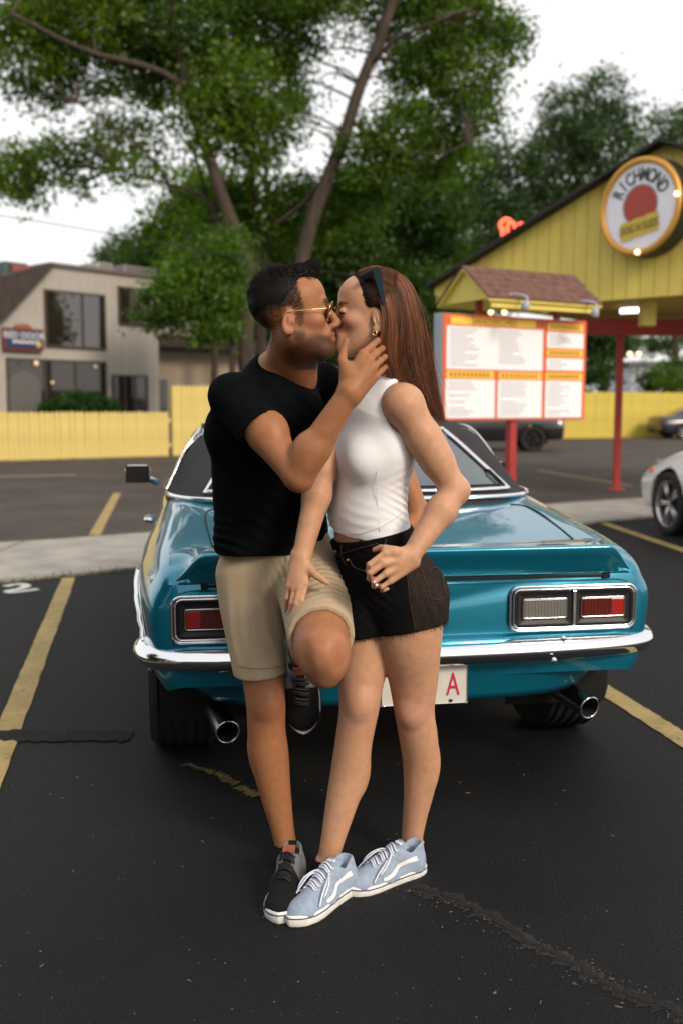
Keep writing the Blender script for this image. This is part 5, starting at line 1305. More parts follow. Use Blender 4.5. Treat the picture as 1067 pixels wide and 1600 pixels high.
# left arm round her back
Lel, Lwr = P_(612, 700, 3.06), P_(652, 797, 2.96)
Fm.seg(Lsh, Lel, .056, .043, k=.015); Fm.seg(Lel, Lwr, .044, .030, k=.02)
mcp = [P_(640, 842, 2.895), P_(646, 842, 2.905), P_(653, 842, 2.92), P_(659, 842, 2.935)]
hand(Fm, Lwr, mcp,
     [[P_(636, 858, 2.87), P_(634, 872, 2.85), P_(632, 882, 2.835)], [P_(643, 860, 2.88), P_(641, 876, 2.855), P_(639, 886, 2.84)],
      [P_(650, 860, 2.895), P_(648, 876, 2.87), P_(646, 884, 2.855)], [P_(657, 858, 2.91), P_(655, 872, 2.89), P_(653, 880, 2.88)]],
     [P_(642, 815, 2.92), P_(636, 828, 2.885), P_(634, 840, 2.868), P_(636, 850, 2.86)], 1.1, wr=.03)
# right leg (standing)
lp = [P_(400, 960, 2.92), P_(412, 1050, 2.87), P_(416, 1100, 2.855), P_(417, 1140, 2.862), P_(421, 1180, 2.868), P_(431, 1240, 2.868), P_(442, 1295, 2.86), P_(449, 1335, 2.852), P_(452, 1366, 2.85)]
Fm.path([Rhip]+lp, [.095, .085, .066, .058, .056, .058, .046, .0345, .033, .036], k=.012)
Fm.ell(P_(417, 1102, 2.815), (.034, .026, .042), None, .02)
Fm.ell(P_(413, 1168, 2.895), (.042, .045, .075), None, .03)
# left leg (knee up, foot propped behind)
kn = P_(505, 1016, 2.515)
Fm.seg(Lhip, kn, .095, .069, k=.02)
Fm.ell(V(kn)+V((.004, .004, -.036)), (.054, .048, .066), None, .03)
Fm.ell(V(kn)+V((.003, -.034, -.010)), (.028, .028, .034), None, .022)
for sd in (-1, 1): Fm.ell(V(kn)+V((sd*.050, -.052, -.002)), (.018, .022, .034), None, .03, 's')
Lank = P_(468, 1004, 2.815)
mid = V(kn)*.62+V(Lank)*.38
Fm.seg(kn, mid, .060, .060, k=.02); Fm.seg(mid, Lank, .060, .036, k=.02)
Fm.seg(Lank, P_(468, 1030, 2.84), .036, .030, k=.01)
for sd in (-1, 1): Fm.ell(P_(449+sd*15, 1338, 2.85), (.012, .014, .014), None, .015)
Pm, Qm = Fm.mesh(); Pm = relax(Pm, Qm, 2, .4)
# skin colour
Cm = np.tile(V((.325, .138, .062)), (len(Pm), 1))
u = (Pm-mo) @ np.array(Am).T   # head coordinates
hd = np.linalg.norm(u, axis=1) < .17
nzs = .5+.5*noise3(Pm, 900, 3)*noise3(Pm, 700, 5)
fm = lambda c, r, e=.5: soft(u, c, r, None, e)
Cm = mixc(Cm, (.40, .165, .095), .5*fm((.07, 0, -.035), (.03, .07, .02), 1.2))
Cm = mixc(Cm, (.40, .15, .085), .45*np.maximum(fm((-.016, .08, -.024), (.02, .012, .035)), fm((-.016, -.08, -.024), (.02, .012, .035))))
# stubble on jaw, chin, lip; cropped hair at the temples and nape
jaw = np.clip(np.maximum.reduce([fm((.035, 0, -.105), (.065, .075, .045), .45), fm((.10, 0, -.058), (.014, .030, .008), .8), fm((.008, 0, -.055), (.016, .09, .035), .6)]), 0, 1)
jaw *= np.clip((-.045-.25*(u[:, 0]-.03)-u[:, 2])/.016, 0, 1)*(u[:, 2] > -.15)
mo_ = fm((.104, 0, -.057), (.013, .026, .0065), .7)
jaw = np.maximum(jaw, mo_)
Cm = mixc(Cm, (.028, .015, .009), np.clip(jaw*(.62+.36*nzs), 0, .94)*hd)
for sd in (-1, 1):
    Cm = mixc(Cm, (.02, .012, .008), .85*fm((.093, sd*.032, .021), (.012, .024, .006), .5))
    Cm = mixc(Cm, (.30, .105, .075), .6*np.maximum(fm((.098, 0, -.066), (.011, .022, .005), .5), fm((.098, 0, -.0785), (.013, .020, .0065), .5)))
side = np.clip((u[:, 2]+.014)/.036, 0, 1)*np.clip((.036-.15*u[:, 2]-u[:, 0])/.012, 0, 1)
nape = np.clip((-.045-u[:, 0])/.035, 0, 1)*np.clip((u[:, 2]+.085)/.04, 0, 1)
burn = fm((.012, 0, -.01), (.012, .1, .03), .5)
earz = np.maximum(fm((-.016, .08, -.024), (.024, .02, .036), .25), fm((-.016, -.08, -.024), (.024, .02, .036), .25))
_fade = np.clip(np.maximum(np.maximum(side*.95, nape*.9), burn*.45), 0, 1)*hd*(1-earz)
Cm = mixc(Cm, (.012, .008, .006), .9*np.clip(np.maximum(np.maximum(side*.95, nape*.9), burn*.6)*(.75+.4*nzs), 0, .96)*hd*(1-earz))
# limbs: faint ruddy knees, knuckles, and body hair darkening on shins
Cm = mixc(Cm, (.33, .135, .075), .5*soft(Pm, P_(416, 1100, 2.81), (.05, .05, .05), None, 1))
Cm = mixc(Cm, (.36, .16, .09), .5*soft(Pm, kn, (.06, .09, .06), None, 1))
shin = ((Pm[:, 2] < .46) & (Pm[:, 1] > 2.75)).astype(float)
Cm = mixc(Cm, (.20, .095, .05), shin*.25*(nzs > .55))
o = fast_mesh('body', Pm, Qm, M_skin, None, True, Cm); world_child(o, man)

# t-shirt
Ft = Field((-.45, 2.5, .88), (.18, 3.2, 1.50), .004)
Ft.seg(nk, chest, .085, .122, w=wc, f1=1.25, f2=1.50, k=.03)
Ft.seg(chest, waist, .122, .118, w=nrm(wc+wh), f1=1.45, f2=1.42, k=.03)
Ft.seg(waist, P_(424, 890, 2.94), .118, .126, w=wh, f1=1.42, f2=1.38, k=.02)
Ft.seg(nk, Rsh, .058, .056, k=.03); Ft.seg(nk, Lsh, .058, .060, k=.03)
Ft.ell(P_(352, 672, 2.80), (.050, .07, .07), None, .04)
Ft.seg(nk, P_(448, 640, 2.80), .075, .09, w=wc, f1=1.2, f2=1.3, k=.04)
ad = nrm(V(Rel)-V(Rsh)); cut = V(Rsh)+.43*(V(Rel)-V(Rsh))
Ft.seg(Rsh, cut+ad*.05, .061, .070, k=.02)
Ft.half(cut, ad, cut+ad*.06, .085)
al = nrm(V(Lel)-V(Lsh)); cutl = V(Lsh)+.45*(V(Lel)-V(Lsh))
Ft.seg(Lsh, cutl, .064, .066, k=.02); Ft.half(cutl, al, cutl+al*.08, .09)
zc = P_(424, 863, 2.85)[2]
Ft.seg(qm(-.03, 0, -.05), V(nk)+V((.01, -.01, .030)), .060, .066, k=.006, op='s')
Ft.seg(qm(.005, 0, -.08), P_(468, 578, 2.79), .050, .047, k=.006, op='s')
Ft.warp(lambda P: wrinkles(P, [(P_(440, 800, 2.82), .14, (.45, 0, 1), .11, .8), (P_(400, 640, 2.78), .10, (.7, 0, .7), .06, .6), (P_(470, 690, 2.78), .12, (.8, 0, .5), .06, .7), (P_(350, 850, 2.85), .08, (.3, 0, 1), .06, .8), (P_(385, 660, 2.66), .06, (.6, -.2, -.75), .03, .5)], 2)+.9*noise3(P, 15, 4), .006)
Ft.half((0, 0, zc), (.03, 0, -1))
Pt, Qt = Ft.mesh(); Pt = relax(Pt, Qt, 4, .5)
o = fast_mesh('t_shirt', Pt, Qt, M_black_cotton, None, True); world_child(o, man)
# collar rib
ncx = nrm(V(qm(-.01, 0, -.06))-V(nk))
# shorts
Fs = Field((-.45, 2.42, .48), (.12, 3.16, 1.16), .004)
hc = (V(Rhip)+V(Lhip))/2
Fs.seg(P_(424, 790, 2.94), hc, .108, .122, w=wh, f1=1.36, f2=1.36, k=.03)
rl = [P_(396, 900, 2.95), P_(399, 960, 2.92), P_(411, 1065, 2.872)]
Fs.path(rl, [.112, .100, .080], k=.02)
Fs.half(P_(410, 1052, 2.87), (.10, .06, -1), P_(411, 1080, 2.872), .13)
td = nrm(V(kn)-V(Lhip)); hem = V(Lhip)+.85*(V(kn)-V(Lhip))
Fl = Field(Fs.lo, Fs.lo+Fs.h*(Fs.n-1), .004); Fl.n = Fs.n.copy(); Fl.F = np.full(tuple(Fs.n), 1.0, np.float32)
Fl.seg(Lhip, hem+td*.03, .110, .0865, k=.02)
Fl.half(hem, td+V((0, 0, .12)), hem+td*.06, .12)
_w = np.clip(.5+.5*(Fl.F-Fs.F)/.02, 0, 1); Fs.F = Fl.F+(Fs.F-Fl.F)*_w-.02*_w*(1-_w); del Fl
Fs.seg(P_(412, 1075, 2.873), P_(413, 1095, 2.87), .062, .062, k=0, op='s')
Fs.seg(hem-td*.012, kn, .0735, .0735, k=0, op='s')
Fs.seg(P_(448, 900, 2.80), P_(452, 1010, 2.86), .004, .010, k=.012, op='s')
Fs.warp(lambda P: wrinkles(P, [(P_(500, 925, 2.72), .10, (.25, -.6, -.6), .045, 1.0), (P_(470, 890, 2.80), .07, (.7, 0, .5), .04, .7), (P_(385, 980, 2.85), .12, (.9, 0, .15), .085, .5), (P_(440, 930, 2.85), .06, (.9, 0, .3), .04, .5)], 5)+.35*noise3(P, 16, 8), .005)
Ps, Qs = Fs.mesh(); Ps = relax(Ps, Qs, 2, .5)
o = fast_mesh('shorts', Ps, Qs, M_khaki, None, True); world_child(o, man); shorts_m = o
def ride(field_P, pts, off=.0015):
    """snap points to the front (camera side) of a mesh"""
    out = []
    for (px, py) in pts:
        c = V((0, 0, CAM_H)); r = nrm(ray(px, py)); d = field_P-c; t = d@r; dist = np.linalg.norm(d-t[:, None]*r, axis=1)
        m = dist < .006
        tt = t[m].min() if m.any() else np.median(t); out.append(c+r*(tt-off))
    return np.array(out)
M_seam = mat("khaki_seam", (.22, .165, .105), .9)
for pl in ([(446, 866), (447, 880), (447, 895), (446, 912)], [(447, 910), (452, 918), (462, 921)]):
    t = MB().tube(crv(ride(Ps, pl, .0005), 12), .0009, 5).build('seam', M_seam, None, True); world_child(t, man)
t = MB().tube(crv(ride(Ps, [(372, 1040), (390, 1044), (412, 1045), (434, 1042), (449, 1036)], .0004), 16), .0009, 5).build('hem_stitch', M_seam, None, True); world_child(t, man)
shoe(man, gnd(454, 1374)+V((.008, .035, 0)), gnd(438, 1440)+V((0, .01, 0)), (0, 0, 1), 1.02, 'k')
sl_heel = P_(466, 974, 2.90); sl_toe = P_(476, 1160, 2.92)
shoe(man, sl_heel, sl_toe, (0.03, -1, .10), 1.14, 'k')
sock = MB().tube([P_(449, 1330, 2.85), P_(451, 1350, 2.85), P_(452, 1368, 2.85)], [.0405, .0415, .042], 20).build('sock', M_canvas_k, None, True); world_child(sock, man)

# hair: dense strands over a dark cap
Fh = Field(mo-.16, mo+V((.16, .16, .20)), .003)
A_ = np.array(Am)
Fh.ell(qm(-.019, 0, .044), (.0975, .0755, .082), A_, .002)
Fh.ell(qm(.026, 0, .098), (.046, .046, .026), A_, .02)
Fh.ell(qm(.052, 0, .108), (.022, .036, .02), A_, .015)
Fh.half(qm(.032, 0, .04), nrm(A_[0]*1.0-A_[2]*.70))
Fh.half(qm(0, 0, .030), nrm(-A_[2]+A_[0]*.42))
Fh.warp(lambda P: noise3(P, 60, 2)*.6+noise3(P, 130, 5)*.2, .0018)
Ph, Qh = Fh.mesh()
o = fast_mesh('hair', Ph, Qh, M_hair_d, None, True, np.tile(V((.006, .005, .0045)), (len(Ph), 1))); world_child(o, man)
hu = (Ph-mo)@A_.T; sel = np.where(hu[:, 2] > .012)[0]; pick = rng.choice(sel, 6000)
root = Ph[pick]; ru = hu[pick]
nn = root-qm(-.01, 0, .03); nn /= np.linalg.norm(nn, axis=1, keepdims=True)
top = np.clip((ru[:, 2]-.05)/.06, 0, 1)
comb = (A_[0]*1.0)[None]*top[:, None]*np.clip((ru[:, 0:1]+.07)/.08, -.4, 1)+(-A_[2]*.8-A_[0]*.4)[None]*(1-top[:, None])
dirv = nn*(.16+.30*top)[:, None]+comb*.9+rng.normal(0, .13, root.shape)
front = np.clip((ru[:, 0]-.03)/.05, 0, 1)*top
dirv += (A_[2]*.75)[None]*front[:, None]
dirv /= np.linalg.norm(dirv, axis=1, keepdims=True)
ln = (.0045+.013*top+.012*front)*rng.uniform(.6, 1.25, len(root))
tt = np.linspace(0, 1, 4)[None, :, None]
pth = root[:, None]-nn[:, None]*.002+dirv[:, None]*tt*ln[:, None, None]+(A_[0]*-.5-A_[2]*.3)[None, None]*(tt**2)*(ln*.4)[:, None, None]
cc = V((.009, .006, .005))*rng.uniform(.6, 1.4, (len(root), 1))
o = strands('hair_strands', pth, np.full(len(root), .0011), cc, M_hair_d, None); world_child(o, man)

cand = np.where(_fade > .08)[0]; pick = rng.choice(cand, 5200, p=_fade[cand]/_fade[cand].sum())
r0 = Pm[pick]; hu2 = (r0-mo)@A_.T; n0 = r0-qm(-.01, 0, .03); n0 /= np.linalg.norm(n0, axis=1, keepdims=True)
d0_ = n0*.35+(-A_[2]*.7-A_[0]*.45)[None]+rng.normal(0, .2, r0.shape); d0_ /= np.linalg.norm(d0_, axis=1, keepdims=True)
l0 = (.0025+.006*np.clip((hu2[:, 2]+.01)/.06, 0, 1))*rng.uniform(.7, 1.3, len(r0))
pth = r0[:, None]+d0_[:, None]*np.linspace(0, 1, 3)[None, :, None]*l0[:, None, None]
o = strands('hair_strands', pth, np.full(len(r0), .0007), np.tile(V((.010, .007, .0055)), (len(r0), 1)), M_hair_d, None); world_child(o, man)

# thin gold sunglasses
gl = bpy.data.objects.new('sunglasses', None); COL.objects.link(gl); gl.empty_display_size = .05; world_child(gl, man)
def gchild(o, g): o.parent = g; o.matrix_parent_inverse = Matrix.Identity(4); return o
for sd in (-1, 1):
    ring = []
    for t in np.linspace(0, 2*math.pi, 25)[:-1]:
        ring.append(qm(.098-.005*(math.cos(t)*sd > 0)*abs(math.cos(t))+.009*(math.sin(t)), sd*.034+.026*math.cos(t), -.004+.021*math.sin(t)))
    MB().tube(ring, .0013, 6, closed=True).build('rim', M_gold, gl, True)
    c = sum(ring)/len(ring); mesh('lens', list(ring)+[c], [(i, (i+1) % 24, 24) for i in range(24)], M_lens_b, gl)
    MB().tube(crv([qm(.091, sd*.061, -.002), qm(.05, sd*.074, -.001), qm(.0, sd*.082, .000), qm(-.022, sd*.081, -.002), qm(-.036, sd*.078, -.016)], 16), .0013, 6).build('temple', M_gold, gl, True)
MB().tube(crv([qm(.108, -.010, .0), qm(.113, 0, .004), qm(.108, .010, .0)], 8), .0012, 6).build('bridge', M_gold, gl, True)

# ---------------------------------------------------------------- the woman
wom = thing('person', 'person in white tank top and frayed black denim shorts, long auburn hair, being kissed', 'person', (*at(600, 1390, 2.8)[:2], 0))
Fw = Field((-.20, 2.38, .05), (.38, 3.02, 1.76), H)
wo = at(578, 490, 2.735)
wfw = nrm((-.985, -.07, .06)); wup = (.08, 0, 1)
qw, Aw = head(Fw, wo, wfw, wup, .95, 'f')
nkw = P_(600, 600, 2.745)
Fw.seg(qw(-.03, 0, -.06), nkw, .048, .050, k=.02)
ww = nrm((.47, -.88, 0)); wf = V((-ww[1]*-1, 0, 0)); wf = nrm((-.88, -.47, 0))
LS, RS = P_(630, 632, 2.635), P_(560, 628, 2.86)
rib, wst, hip = P_(583, 705, 2.765), P_(573, 800, 2.785), P_(612, 915, 2.80)
def torso_w(Fd, e, full=True):
    Fd.seg(nkw, P_(588, 640, 2.755), .045+e, .08+e, w=ww, f1=1.3, f2=1.5, k=.03)
    Fd.seg(P_(588, 640, 2.755), rib, .080+e, .094+e, w=ww, f1=1.5, f2=1.36, k=.03)
    Fd.seg(rib, wst, .094+e, .088+e, w=ww, f1=1.36, f2=1.30, k=.03)
    Fd.seg(wst, P_(582, 840, 2.79), .088+e, .094+e, w=ww, f1=1.30, f2=1.38, k=.03)
    bc = V(P_(584, 716, 2.765))
    for sd in (-1, 1): Fd.ell(bc+wf*.062+ww*sd*.062, V((.052, .05, .052))+e, None, .025)
torso_w(Fw, -.004)
Fw.seg(P_(582, 840, 2.79), hip, .094, .105, w=ww, f1=1.32, f2=1.22, k=.03)
Fw.seg(nkw, LS, .036, .044, k=.03); Fw.seg(nkw, RS, .036, .044, k=.03)
# near arm, hand on hip
LE, LW = P_(710, 766, 2.64), P_(641, 869, 2.545)
Fw.seg(LS, LE, .050, .036, k=.015); Fw.ell(LS, (.052, .05, .052), None, .02)
Fw.seg(V(LS)*.6+V(LE)*.4, V(LS)*.35+V(LE)*.65, .047, .043, k=.02)
fmw = V(LE)*.68+V(LW)*.32
Fw.ell(V(LE)+V((.006, .004, 0)), (.033, .033, .033), None, .015)
Fw.seg(LE, fmw, .0355, .038, k=.015); Fw.seg(fmw, LW, .038, .0245, k=.02)
mcp = [P_(601, 864, 2.512), P_(599, 880, 2.505), P_(602, 896, 2.508), P_(609, 908, 2.516)]
hand(Fw, LW, mcp,
     [[P_(577, 882, 2.50), P_(575, 892, 2.525), P_(585, 894, 2.545)], [P_(578, 895, 2.497), P_(577, 904, 2.522), P_(587, 905, 2.545)],
      [P_(584, 909, 2.50), P_(584, 916, 2.525), P_(594, 915, 2.545)], [P_(596, 917, 2.51), P_(597, 922, 2.535), P_(605, 920, 2.55)]],
     [P_(617, 862, 2.52), P_(602, 857, 2.525), P_(594, 856, 2.54), P_(585, 859, 2.55)], .88, wr=.027)
# far arm, hand on his thigh
RE, RW = P_(505, 735, 2.73), P_(472, 868, 2.655)
Fw.seg(RS, RE, .042, .037, k=.015)
Fw.seg(RE, V(RE)*.7+V(RW)*.3, .036, .037, k=.015); Fw.seg(V(RE)*.7+V(RW)*.3, RW, .037, .0255, k=.02)
mcp = [P_(478, 912, 2.615), P_(469, 918, 2.612), P_(460, 920, 2.618), P_(452, 916, 2.63)]
hand(Fw, RW, mcp,
     [[P_(471, 938, 2.60), P_(465, 955, 2.60), P_(461, 966, 2.605)], [P_(463, 943, 2.60), P_(458, 961, 2.605), P_(455, 972, 2.612)],
      [P_(456, 942, 2.612), P_(453, 958, 2.62), P_(452, 968, 2.63)], [P_(449, 935, 2.628), P_(448, 948, 2.64), P_(448, 956, 2.65)]],
     [P_(484, 890, 2.63), P_(494, 899, 2.605), P_(504, 906, 2.595), P_(512, 911, 2.595)], .88, wr=.029)
# legs
Lp = [P_(638, 935, 2.755), P_(640, 1000, 2.76), P_(645, 1055, 2.785), P_(647, 1110, 2.80), P_(653, 1150, 2.82), P_(657, 1190, 2.845), P_(654, 1235, 2.855), P_(648, 1275, 2.86), P_(643, 1315, 2.868), P_(643, 1350, 2.87)]
Fw.path(Lp, [.104, .090, .073, .058, .056, .053, .045, .036, .0315, .034], k=.012)
Fw.ell(P_(640, 1112, 2.762), (.032, .028, .04), None, .025)
Fw.ell(P_(664, 1192, 2.862), (.036, .04, .07), None, .03)
Rp = [P_(578, 925, 2.84), P_(570, 1000, 2.80), P_(564, 1060, 2.77), P_(561, 1105, 2.755), P_(553, 1155, 2.765), P_(546, 1205, 2.775), P_(533, 1258, 2.765), P_(521, 1308, 2.755), P_(514, 1340, 2.755), P_(513, 1364, 2.757)]
Fw.path(Rp, [.108, .082, .067, .057, .053, .054, .045, .035, .031, .033], k=.012)
Fw.ell(P_(562, 1100, 2.715), (.032, .026, .04), None, .025)
Fw.ell(P_(556, 1205, 2.800), (.036, .04, .07), None, .03)
for sd in (-1, 1): Fw.ell(P_(643+sd*15, 1322, 2.865), (.011, .013, .013), None, .014); Fw.ell(P_(514+sd*15, 1345, 2.75), (.011, .013, .013), None, .014)
Pw, Qw = Fw.mesh(); Pw = relax(Pw, Qw, 2, .4)
Cw = np.tile(V((.50, .268, .158)), (len(Pw), 1))
u = (Pw-wo)@np.array(Aw).T/.95
fw_ = lambda c, r, e=.5: soft(u, c, r, None, e)
Cw = mixc(Cw, (.52, .24, .17), .5*np.maximum(fw_((.06, .04, -.035), (.03, .03, .025), 1), fw_((.06, -.04, -.035), (.03, .03, .025), 1)))
for sd in (-1, 1):
    Cw = mixc(Cw, (.06, .03, .02), .9*fw_((.086, sd*.034, .020), (.016, .022, .0042), .6))
    Cw = mixc(Cw, (.025, .014, .012), .95*fw_((.086, sd*.034, -.008), (.014, .017, .0034), .5))
    Cw = mixc(Cw, (.42, .15, .12), .8*np.maximum(fw_((.095, 0, -.066), (.012, .022, .005), .5), fw_((.095, 0, -.078), (.013, .020, .0065), .5)))
scalp = np.clip((u[:, 2]-.072+1.0*(u[:, 0]-.062)*0)/.006, 0, 1)*0
Cw = mixc(Cw, (.50, .25, .17), .5*soft(Pw, P_(640, 1110, 2.75), (.05, .05, .05), None, 1))
Cw = mixc(Cw, (.50, .25, .17), .5*soft(Pw, P_(562, 1102, 2.71), (.05, .05, .05), None, 1))
Cw = mixc(Cw, (.52, .27, .18), .6*soft(Pw, LE, (.04, .04, .04), None, 1))
o = fast_mesh('body', Pw, Qw, M_skin, None, True, Cw); world_child(o, wom)

# tank top
Fk = Field((-.12, 2.5, .85), (.26, 3.0, 1.47), .0035)
torso_w(Fk, .008)
Fk.seg(nkw, P_(612, 610, 2.69), .040, .043, k=.03); Fk.seg(nkw, P_(585, 612, 2.80), .040, .043, k=.03)
Fk.ell(P_(637, 634, 2.615), (.062, .075, .083), None, .006, 's')
Fk.ell(P_(548, 630, 2.88), (.062, .075, .083), None, .006, 's')
Fk.ell(V(nkw)+V((.002, -.003, .022)), (.062, .066, .046), None, .006, 's')
Fk.warp(lambda P: wrinkles(P, [(P_(622, 782, 2.72), .055, (.55, 0, .85), .034, .8), (P_(575, 815, 2.70), .06, (.25, 0, 1), .055, .35), (P_(608, 688, 2.70), .04, (-.6, 0, .8), .030, .7), (P_(618, 735, 2.70), .05, (-.3, 0, 1), .045, .4)], 9)+.35*noise3(P, 22, 3), .0048)
hp = P_(516, 837, 2.70); hq = P_(632, 806, 2.84)
hn = np.cross(V(hq)-V(hp), V((.47, -.88, 0)))
hn = hn if hn[2] < 0 else -hn
hz = [P_(514, 837, 2.72), P_(566, 842, 2.69), P_(634, 808, 2.86)]
hn = np.cross(V(hz[1])-V(hz[0]), V(hz[2])-V(hz[0])); hn = hn if hn[2] < 0 else -hn
Fk.half(hz[0], hn)
Pk, Qk = Fk.mesh(); Pk = relax(Pk, Qk, 2, .5)
o = fast_mesh('tank_top', Pk, Qk, M_white_rib, None, True); world_child(o, wom)
M_wst = mat('white_stitch', (.55, .55, .57), .9)
t = MB().tube(crv(ride(Pk, [(517, 829), (540, 833), (566, 833), (595, 823), (618, 809), (630, 800)], .0003), 22), .0008, 5).build('hem_stitch', M_wst, None, True); world_child(t, wom)
for pl in ([(590, 690), (589, 740), (590, 790), (593, 830)],):
    t = MB().tube(crv(ride(Pk, pl, .0002), 16), .0009, 5).build('seam', M_white_rib, None, True); world_child(t, wom)
# shorts
Fd = Field((-.12, 2.46, .58), (.40, 3.06, 1.04), .004)
Fd.seg(P_(576, 828, 2.79), hip, .108, .120, w=ww, f1=1.36, f2=1.24, k=.03)
Fd.seg(hip, P_(632, 930, 2.78), .115, .115, k=.03)
Fd.path([P_(640, 935, 2.755), P_(641, 1010, 2.762)], [.112, .102], k=.02)
Fd.path([P_(580, 925, 2.82), P_(570, 1010, 2.80)], [.112, .100], k=.012)
Fd.ell(P_(645, 925, 2.84), (.085, .09, .085), None, .03)
b1 = [P_(585, 996, 2.70), P_(640, 990, 2.65), P_(705, 965, 2.80)]
bn = np.cross(V(b1[1])-V(b1[0]), V(b1[2])-V(b1[0])); bn = bn if bn[2] < 0 else -bn
Fd.half(b1[0], bn)
Fd.half(P_(570, 980, 2.76), (0, 0, -1), P_(558, 1010, 2.76), .058)
wz = [P_(517, 853, 2.72), P_(575, 843, 2.68), P_(636, 814, 2.86)]
wn = np.cross(V(wz[1])-V(wz[0]), V(wz[2])-V(wz[0])); wn = wn if wn[2] > 0 else -wn
Fd.half(wz[0], wn)
Fd.seg(P_(588, 960, 2.62), P_(586, 1010, 2.70), .006, .014, k=.012, op='s')
Fd.warp(lambda P: wrinkles(P, [(P_(570, 930, 2.66), .08, (.5, 0, .8), .05, .7), (P_(670, 940, 2.68), .07, (.8, 0, .4), .05, .5), (P_(560, 880, 2.68), .06, (.2, 0, 1), .04, .4)], 4)+.3*noise3(P, 20, 3), .0045)
Pd, Qd = Fd.mesh(); Pd = relax(Pd, Qd, 2, .5)
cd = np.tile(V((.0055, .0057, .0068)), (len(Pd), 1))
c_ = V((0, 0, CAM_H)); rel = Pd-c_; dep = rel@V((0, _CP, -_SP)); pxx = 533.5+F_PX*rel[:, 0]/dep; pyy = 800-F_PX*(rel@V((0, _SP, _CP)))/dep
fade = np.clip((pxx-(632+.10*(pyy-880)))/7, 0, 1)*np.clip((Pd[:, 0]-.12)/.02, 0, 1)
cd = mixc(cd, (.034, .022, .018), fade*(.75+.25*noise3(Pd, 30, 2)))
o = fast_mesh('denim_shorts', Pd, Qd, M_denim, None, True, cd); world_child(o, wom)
M_stitch = mat("denim_stitch", (.05, .035, .025), .8)
for pl in ([(634, 885), (638, 920), (643, 955), (648, 985)], [(654, 884), (663, 905), (672, 935)], [(672, 935), (684, 937), (694, 932)], [(668, 893), (678, 886), (688, 892), (693, 915), (696, 932)],
           [(530, 866), (560, 857), (590, 849)], [(545, 872), (553, 886), (572, 893)], [(533, 852), (534, 870), (541, 884)]):
    t = MB().tube(crv(ride(Pd, pl, .0004), 14), .0010, 5).build('seam', M_stitch, None, True); world_child(t, wom)
bt = ride(Pd, [(524, 863)], .003)[0]
b = MB().lathe([(0, .003), (.006, .003), (.0075, .001), (.0075, -.002)], basis(bt, (1, 0, 0), (0, 0, -1), (0, -1, 0)), 14).build('button', mat("dull_brass", (.12, .09, .06), .4, 1.0), None, True); world_child(b, wom)
bt = ride(Pd, [(543, 875)], .002)[0]
b = MB().lathe([(0, .003), (.0035, .002), (.0045, -.001)], basis(bt, (1, 0, 0), (0, 0, -1), (0, -1, 0)), 10).build('rivet', mat("copper", (.6, .2, .06), .35, 1.0), None, True); world_child(b, wom)
# belt loop
lp_ = ride(Pd, [(603, 843), (600, 852), (596, 862)], .006)
t = MB().tube(crv(lp_, 8), .0042, 6).build('belt_loop', M_thread, None, True); world_child(t, wom)
# frayed threads along the hem
d0 = (Pd-V(b1[0]))@nrm(bn); near = np.where((d0 > -.006) & (Pd[:, 2] < .80))[0]
pk = rng.choice(near, 620); r0 = Pd[pk]; ln = rng.uniform(.004, .015, len(pk)); ln[:26] *= 2.6
ln *= 1+.7*np.clip((r0[:, 0]-.24)/.05, 0, 1)
tt = np.linspace(0, 1, 5)[None, :, None]
dv = V((0, 0, -1))+rng.normal(0, .35, r0.shape); dv /= np.linalg.norm(dv, axis=1, keepdims=True)
pth = r0[:, None]+dv[:, None]*tt*ln[:, None, None]+rng.normal(0, .35, (len(pk), 1, 3))*(tt**2)*ln[:, None, None]
o = strands('fray', pth, np.full(len(pk), .0008), np.tile(V((.012, .011, .012)), (len(pk), 1)), M_thread, None); world_child(o, wom)
# shoes
shoe(wom, gnd(551, 1386)+V((.0, .0, .0)), gnd(446, 1456), (-.10, -.0, 1), .97, 'b')
shoe(wom, gnd(660, 1368)+V((.0, .03, 0)), gnd(556, 1397)+V((0, .01, 0)), (0, -.02, 1), .95, 'b')

# long hair
Fh = Field(wo-.17, wo+V((.17, .17, .16)), .003)
A_ = np.array(Aw)
Fh.ell(qw(-.022, 0, .040), V((.099, .079, .083)), A_, .002)
Fh.ell(qw(-.050, 0, .0), V((.050, .064, .080)), A_, .02)
Fh.half(qw(.036, 0, .05), nrm(A_[0]*1.0-A_[2]*.42))
Fh.half(qw(.010, 0, .0), nrm(A_[0]-A_[2]*.35))
Fh.ell(qw(.0, .09, -.028), (.034, .034, .044), A_, .004, 's'); Fh.ell(qw(.0, -.09, -.028), (.034, .034, .044), A_, .004, 's')
Ph, Qh = Fh.mesh(); Ph = relax(Ph, Qh, 2)
cb = V((.150, .050, .018))
o = fast_mesh('hair', Ph, Qh, M_hair_b, None, True, np.tile(V((.018, .008, .005)), (len(Ph), 1))); world_child(o, wom)  # cap painted as dark as the shaded front hair
